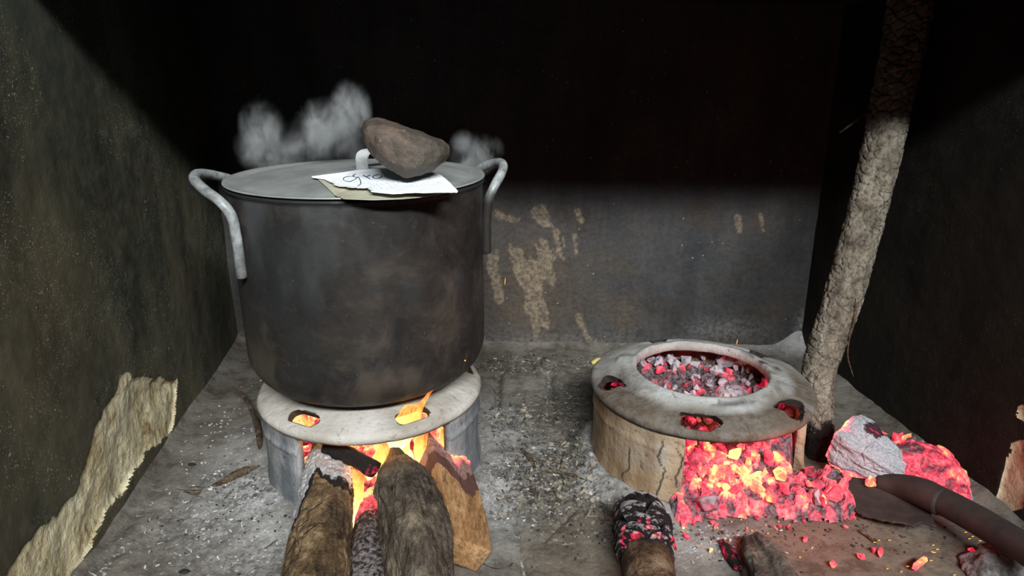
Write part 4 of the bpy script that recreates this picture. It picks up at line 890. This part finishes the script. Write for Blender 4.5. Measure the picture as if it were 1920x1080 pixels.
# sparks: tiny glowing flecks
MSP = M('spark'); MSP = MSP.fin((0.2, 0.05, 0.01), 0.8, Emission_Color=(1.0, 0.48, 0.07, 1), Emission_Strength=1.6)
bm = bmesh.new(); bmesh.ops.create_icosphere(bm, subdivisions=1, radius=1); smesh = bpy.data.meshes.new('spark'); bm.to_mesh(smesh); bm.free(); smesh.materials.append(MSP)
def spark(p, l, w, dirv, label, group):
    o = bpy.data.objects.new('spark', smesh); COL.objects.link(o); o.location = p; o.scale = (l, w, w)
    o.rotation_mode = 'QUATERNION'; o.rotation_quaternion = Vector(dirv).to_track_quat('X', 'Z'); tag(o, label, 'spark', group)
for px, py in ((1640, 1017), (1648, 1013), (1668, 1013), (1750, 1022), (1758, 1030), (1752, 1036), (1748, 1035), (1746, 1051), (1811, 998), (1818, 1010), (1824, 1006), (1812, 1051), (1820, 1047), (1664, 1066), (1690, 1072), (1702, 1062), (1790, 1078), (1683, 960), (1838, 1014)):
    spark(W(px, py, z=0.003+random.random()*0.004), 0.0026, 0.0006, (1, random.uniform(-.3, .3), 0.2), 'tiny orange spark in the shadow below the shovel', 'sparks below the shovel')
for px, py in ((1305, 962), (1330, 966), (1353, 968), (1372, 978), (1390, 974), (1401, 990), (1422, 966), (1436, 985), (1460, 978), (1440, 1000), (1410, 995), (1345, 990), (1480, 985), (1315, 1020), (1500, 1045), (1360, 1010)):
    spark(W(px, py, z=0.004), 0.0016, 0.0012, (1, 1, 0), 'tiny ember crumb on the ashy slab in front of the spilled coals', 'ember crumbs in front of the spilled coals')
spark(W(947, 527, y=1.6), 0.011, 0.0007, (0.12, 0, 1), 'thin red spark in the air right of the pot', None)
spark(W(1382, 641, y=1.4), 0.007, 0.0007, (0.1, 0, 1), 'thin orange spark rising over the open stove', None)
spark(W(872, 676, y=1.03), 0.0015, 0.0012, (1, 0, 0), 'red spark dot on the lower right of the pot', None)

# ---------------------------------------------------------------- flames
MFL = mat_flame()
def flame(px_pts, widths, ys, label, depth=0.5, group=None):
    P = [np.array(W(p[0], p[1], y=y)) for p, y in zip(px_pts, ys)]
    w = [x/FPX*((p[1])*_c+(CAMZ-p[2])*_s) for x, p in zip(widths, P)]
    o = tube('flame', [tuple(p) for p in P], w, MFL, None, 28, 60, lambda U, TH, L: -(1-depth)*np.abs(np.cos(TH))**2*0+0.25*fbm(np.cos(TH)*1.5, np.sin(TH)*1.5, U*5, 3, len(label))*ss(0, 0.3, U),
             lambda U, TH, L, Q: [np.clip(U, 0, 1), 0*U, 0*U], up=(0, 1, 0))
    return tag(o, label, 'flame', group)
flame([(672, 985), (668, 950), (670, 910), (676, 870), (668, 835)], [12, 13, 12, 10, 3], [0.99, 1.02, 1.04, 1.06, 1.08], 'white-yellow flame standing between the left log and the knotty middle log')
flame([(690, 905), (700, 880), (716, 850), (735, 815), (742, 790)], [10, 13, 12, 8, 2], [1.12, 1.12, 1.12, 1.12, 1.12], 'yellow flame behind the charred branch, left of the knotty log tip')
flame([(800, 895), (795, 870), (788, 840), (796, 805), (808, 770)], [12, 13, 12, 8, 3], [1.12, 1.12, 1.12, 1.11, 1.11], 'yellow flame right of the knotty log tip, in front of the split log')
flame([(838, 860), (836, 835), (832, 812), (840, 790)], [7, 8, 6, 2], [1.13, 1.13, 1.13, 1.13], 'small flame at the right edge of the pot stove mouth')
flame([(770, 860), (757, 840), (764, 815), (780, 790)], [8, 11, 9, 3], [1.16, 1.16, 1.16, 1.16], 'flame just behind the tip of the knotty log')
# flames that fill and lick out of the ring's slots
def slotp(th, r, z, c=STL): return (c.x+r*math.sin(th), c.y-r*math.cos(th), z)
def flame3(P, w, label):
    o = tube('flame', P, w, MFL, None, 28, 60, lambda U, TH, L: 0.3*fbm(np.cos(TH)*1.5, np.sin(TH)*1.5, U*5, 3, len(label)), lambda U, TH, L, Q: [np.clip(U*0.95, 0, 1), 0*U, 0*U], up=(0, 1, 0))
    return tag(o, label, 'flame')
t_ = R_(32)
flame3([slotp(t_-0.02, 0.12, 0.10), slotp(t_-0.01, 0.150, 0.145), slotp(t_+0.02, 0.178, 0.178), slotp(t_+0.10, 0.196, 0.204), slotp(t_+0.22, 0.206, 0.240), slotp(t_+0.30, 0.212, 0.262)], [0.020, 0.026, 0.020, 0.005, 0.0022, 0.0008], 'bright flame licking out of the right front slot of the stove ring under the pot')
flame3([slotp(R_(-35), 0.12, 0.09), slotp(R_(-34), 0.155, 0.135), slotp(R_(-36), 0.165, 0.165), slotp(R_(-38), 0.170, 0.19)], [0.006, 0.005, 0.0035, 0.001], 'thin orange flame seen inside the left front slot of the stove ring')

# ---------------------------------------------------------------- steam
def steam(name, blobs, label, dens=9.0, seed=0):
    """an ellipsoid-lumped hull round each plume, filled with a noisy thin volume"""
    m = M('steam_'+str(seed)); m.t.nodes.remove(m.b); v = m.coord(); 
    vs = m.coord(scale=(1, 1, 0.8))
    w = m.n('ShaderNodeTexNoise', {'Vector': vs, 'Scale': 14.0, 'Detail': 2.0}).outputs[1]
    v3 = m.n('ShaderNodeVectorMath', {0: vs, 1: m.n('ShaderNodeVectorMath', {0: w, 3: 0.09}, operation='SCALE').outputs[0]}, operation='ADD').outputs[0]
    n = m.noise(v3, 20, 4, 0.55)
    tot = None
    for (x, y, z, rx, ry, rz, k) in blobs:
        d = m.n('ShaderNodeVectorMath', {0: v, 1: (x, y, z)}, operation='SUBTRACT').outputs[0]
        d = m.n('ShaderNodeVectorMath', {0: d, 1: (rx, ry, rz)}, operation='DIVIDE').outputs[0]
        l = m.n('ShaderNodeVectorMath', {0: d}, operation='LENGTH').outputs['Value']
        g = m.math('MULTIPLY', m.math('SUBTRACT', 1.0, l, True), k); tot = g if tot is None else m.math('MAXIMUM', tot, g)
    n2 = m.noise(v3, 55, 3, 0.6)
    tot = m.math('POWER', tot, 1.5)
    nn = m.ramp(m.math('ADD', m.math('MULTIPLY', n, 0.7), m.math('MULTIPLY', n2, 0.3)), [(0.42, 0.0), (0.52, 0.3), (0.62, 1.0)])
    de = m.math('MULTIPLY', m.math('MULTIPLY', tot, nn), dens)
    vo = m.n('ShaderNodeVolumePrincipled', {'Density': de, 'Color': (0.93, 0.97, 1.0), 'Anisotropy': 0.0})
    m.t.links.new(vo.outputs[0], m.out.inputs['Volume'])
    pts_ = []
    for (x, y, z, rx, ry, rz, k) in blobs:
        for i in range(14):
            for j in range(8):
                a, b = 2*math.pi*i/14, math.pi*(j+0.5)/8
                pts_.append((x+rx*1.02*math.sin(b)*math.cos(a), y+ry*1.02*math.sin(b)*math.sin(a), max(z+rz*1.02*math.cos(b), PZ1+0.012 if False else z+rz*1.02*math.cos(b))))
    o = hull(name, pts_, m.m); m.m.cycles.volume_step_rate = 0.6 if hasattr(m.m, 'cycles') and hasattr(m.m.cycles, 'volume_step_rate') else 1
    return tag(o, label, 'steam', None, 'stuff')
def blob(px, py, rx, rz, k, y=1.42, ry=0.05):
    p = W(px, py, y=y); s = (p.y*_c+(CAMZ-p.z)*_s)/FPX; return (p.x, p.y, p.z, rx*s, ry, rz*s, k)
steam('steam', [blob(497, 275, 62, 62, 0.9, 1.44), blob(492, 240, 46, 62, 0.8, 1.36), blob(600, 262, 85, 55, 0.9, 1.44), blob(615, 238, 70, 62, 1.2, 1.34), blob(658, 205, 42, 62, 1.3, 1.30), blob(650, 275, 50, 45, 0.8, 1.44), blob(550, 285, 90, 42, 0.8, 1.46)], 'white steam rising behind the left half of the pot lid', 95.0, 1)
steam('steam', [blob(880, 305, 50, 35, 0.8, 1.44), blob(905, 285, 45, 40, 0.9, 1.42), blob(870, 270, 30, 30, 0.7, 1.42)], 'thin wisp of steam behind the right edge of the pot lid', 55.0, 2)

# ---------------------------------------------------------------- twigs and litter on the hearth
def twig(px, rad, label, name='twig', cat='twig', seed=1, z0=0.004):
    tube(name, [W(a, b, z=z0+(c[0] if c else 0))[:] for a, b, *c in px], rad, MTWIG, None, 14, 90, lambda U, TH, L: 0.3*fbm(np.cos(TH)*2, np.sin(TH)*2, L*40, 3, seed))
    o = COL.objects[-1] if False else bpy.context.scene.objects[[k for k in bpy.data.objects.keys() if k.split('.')[0] == name][-1]]
    return tag(o, label, cat)
twig([(438, 727, 0.03), (456, 742, 0.03), (470, 765, 0.02), (482, 795, 0.015), (487, 830, 0.008), (492, 872, 0.004)], [0.0035, 0.004, 0.0045, 0.007, 0.006, 0.004], 'bent brown stick leaning along the left side of the pot stove', 'stick', 'stick', 3)
twig([(345, 921, 0.002), (368, 926, 0.003), (392, 915, 0.004), (425, 900, 0.006), (455, 886, 0.008), (486, 874, 0.008)], [0.0012, 0.0025, 0.003, 0.007, 0.0085, 0.003], 'yellow-brown twig with a frayed tip pointing left from the pot stove', 'twig', 'twig', 4)
for k, q in enumerate((((392, 915), (365, 919), (330, 917)), ((388, 918), (370, 912), (352, 914)), ((392, 918), (384, 925), (378, 934)))):
    fr = tube('fibre', [W(a, b, z=0.009)[:] for a, b in q], [0.0012, 0.0008, 0.0004], MTWIG, None, 6, 20); fr.parent = bpy.data.objects['twig']
twig([(496, 1029), (515, 1016), (533, 1003)], [0.0008, 0.0012, 0.0008], 'thin dark twig lying left of the leftmost log', 'twig', 'twig', 5)
twig([(888, 1042), (905, 1056), (930, 1066), (955, 1062), (962, 1055)], [0.0012, 0.001, 0.0008, 0.0008, 0.0006], 'thin curved twig on the slab right of the split log', 'twig', 'twig', 6)
twig([(1030, 880), (1060, 888), (1085, 895), (1100, 910)], [0.003, 0.003, 0.0025, 0.0015], 'small brown twig in the litter left of the open stove', 'twig', 'twig', 7)
twig([(978, 842), (992, 858), (1003, 877)], [0.003, 0.006, 0.003], 'stubby dark bark piece in the litter between the stoves', 'bark_piece', 'bark', 8)
twig([(982, 915), (1010, 908), (1030, 900)], [0.0015, 0.0018, 0.001], 'pale thin twig at the lower left of the litter', 'twig', 'twig', 9)
twig([(1050, 880), (1058, 850), (1068, 825), (1082, 808)], [0.0012, 0.001, 0.001, 0.0008], 'long upright-lying grass stalk beside the litter heap', 'twig', 'twig', 10)
twig([(1612, 995), (1628, 1006), (1645, 1020)], [0.0025, 0.0022, 0.001], 'short dark twig just below the shovel blade', 'twig', 'twig', 11)
twig([(1128, 982), (1138, 972), (1150, 964)], [0.002, 0.003, 0.002], 'small yellowish stick touching the scaly charred log', 'twig', 'twig', 12)
MPOD = M('dry_pod').fin((0.42, 0.36, 0.10), 0.6)
o = tube('seed_pod', [W(1112, 680, z=0.008)[:], W(1122, 677, z=0.010)[:], W(1133, 676, z=0.008)[:]], [0.006, 0.0095, 0.006], MPOD, None, 20, 20, bulge=0.9)
tag(o, 'yellow-green seed pod lying behind the left rim of the open stove', 'pod')
# loose black charcoal crumbs that stand out on the bare slabs
MCH = M('charcoal').fin((0.012, 0.012, 0.012), 0.7)
chm = EM[0].copy(); chm.materials.clear(); chm.materials.append(MCH)
for (px, py), sz, lb in (((1070, 985), 0.55, 'black charcoal crumb on the bare slab left of the scaly charred log'), ((359, 872), 1.0, 'black charcoal piece above the yellow-brown twig'),
                         ((345, 1073), 1.0, 'black charcoal piece at the bottom edge of the flaking slab'), ((470, 950), 0.9, 'black charcoal piece in the white ash left of the leftmost log'), ((1352, 1052), 0.4, 'black speck of charcoal right of the scaly charred log')):
    o = bpy.data.objects.new('charcoal_piece', chm); COL.objects.link(o); o.location = W(px, py, z=0.006*sz); o.scale = (sz, sz*0.7, sz*0.6); tag(o, lb, 'charcoal')
def litter(name, mats, spots, n, label, s0, s1, seed, flat=0.35, elong=2.2, up=0.5):
    rg = np.random.default_rng(seed); V, F, k = [], [], 0
    for i in range(n):
        (px, py), sx, sy = spots[i % len(spots)]
        c = W(px, py, z=0); x, y = c.x+rg.normal()*sx, c.y+rg.normal()*sy
        if math.hypot(x-STL.x, y-STL.y) < 0.225 or math.hypot(x-STR.x, y-STR.y) < 0.225 or x < lwx(y)+0.02 or x > rwx(y)-0.02 or y > bwy(x)-0.02: continue
        if y < 1.03 and -0.36 < x < -0.03: continue
        s = rg.uniform(s0, s1); a = rg.uniform(0, 6.3); e = rg.uniform(1, elong)
        q = np.array([[-e, -.6, 0], [e*.9, -.5, 0], [e, .6, 0], [-e*.8, .7, 0], [-e*.9, -.5, 1], [e*.8, -.4, 1], [e*.9, .5, 1], [-e*.7, .6, 1]])*s
        q[:, 2] *= flat; q += rg.normal(size=q.shape)*s*0.15
        R = np.array(Matrix.Rotation(a, 3, 'Z') @ Matrix.Rotation(rg.normal()*up, 3, 'X') @ Matrix.Rotation(rg.normal()*up*0.6, 3, 'Y'))
        q = q@R.T; ix, iy = int(np.clip((x+0.98)/2.0*(nx-1), 0, nx-1)), int(np.clip((y-0.2)/1.7*(ny-1), 0, ny-1))
        q += np.array([x, y, H[ix, iy]-q[:, 2].min()-0.0006]); V.append(q)
        F.append(np.array([[0, 3, 2, 1], [4, 5, 6, 7], [0, 1, 5, 4], [1, 2, 6, 5], [2, 3, 7, 6], [3, 0, 4, 7]])+k); k += 8
    return tag(mesh_np(name, np.vstack(V), np.vstack(F), mats, smooth=False), label, name.replace('_', ' '), None, 'stuff')
ml = M('dry_litter'); v = ml.coord(); MLIT = ml.fin(ml.ramp(ml.noise(v, 45, 2), [(0.36, (0.035, 0.03, 0.025)), (0.5, (0.11, 0.095, 0.075)), (0.64, (0.23, 0.20, 0.15))]), 0.9)
ml = M('ash_flake'); v = ml.coord(); MFK = ml.fin(ml.ramp(ml.noise(v, 60, 2), [(0.36, (0.20, 0.195, 0.19)), (0.6, (0.40, 0.395, 0.38))]), 0.95)
ml = M('charcoal_grit'); v = ml.coord(); MGR = ml.fin(ml.ramp(ml.noise(v, 60, 2), [(0.36, (0.012, 0.011, 0.011)), (0.6, (0.05, 0.048, 0.046))]), 0.9)
litter('leaf_litter', MLIT, [((1030, 890), .05, .05), ((1010, 940), .05, .03), ((990, 790), .05, .06), ((1070, 860), .03, .05), ((1000, 680), .12, .03), ((1140, 960), .03, .03)], 900, 'brown leaf and bark litter heaped between the two stoves', 0.0012, 0.0052, 1, 0.3, 1.8, 0.7)
litter('ash_flakes', MFK, [((480, 930), .06, .06), ((440, 880), .05, .06), ((400, 1000), .08, .05), ((1020, 900), .06, .07), ((1300, 1010), .08, .03), ((920, 930), .03, .06), ((560, 700), .25, .1), ((420, 800), .06, .08)], 900, 'white ash flakes scattered over the hearth beside the stoves', 0.0006, 0.0024, 2, 0.5, 1.7, 0.8)
litter('charcoal_grit', MGR, [((480, 960), .06, .06), ((1010, 860), .06, .08), ((940, 800), .05, .06), ((400, 950), .1, .08), ((1330, 1000), .1, .03), ((1090, 800), .02, .05), ((1600, 1000), .1, .03), ((1100, 1000), .1, .04)], 800, 'black charcoal grit sprinkled over the hearth', 0.0006, 0.0026, 3, 0.7, 1.4)
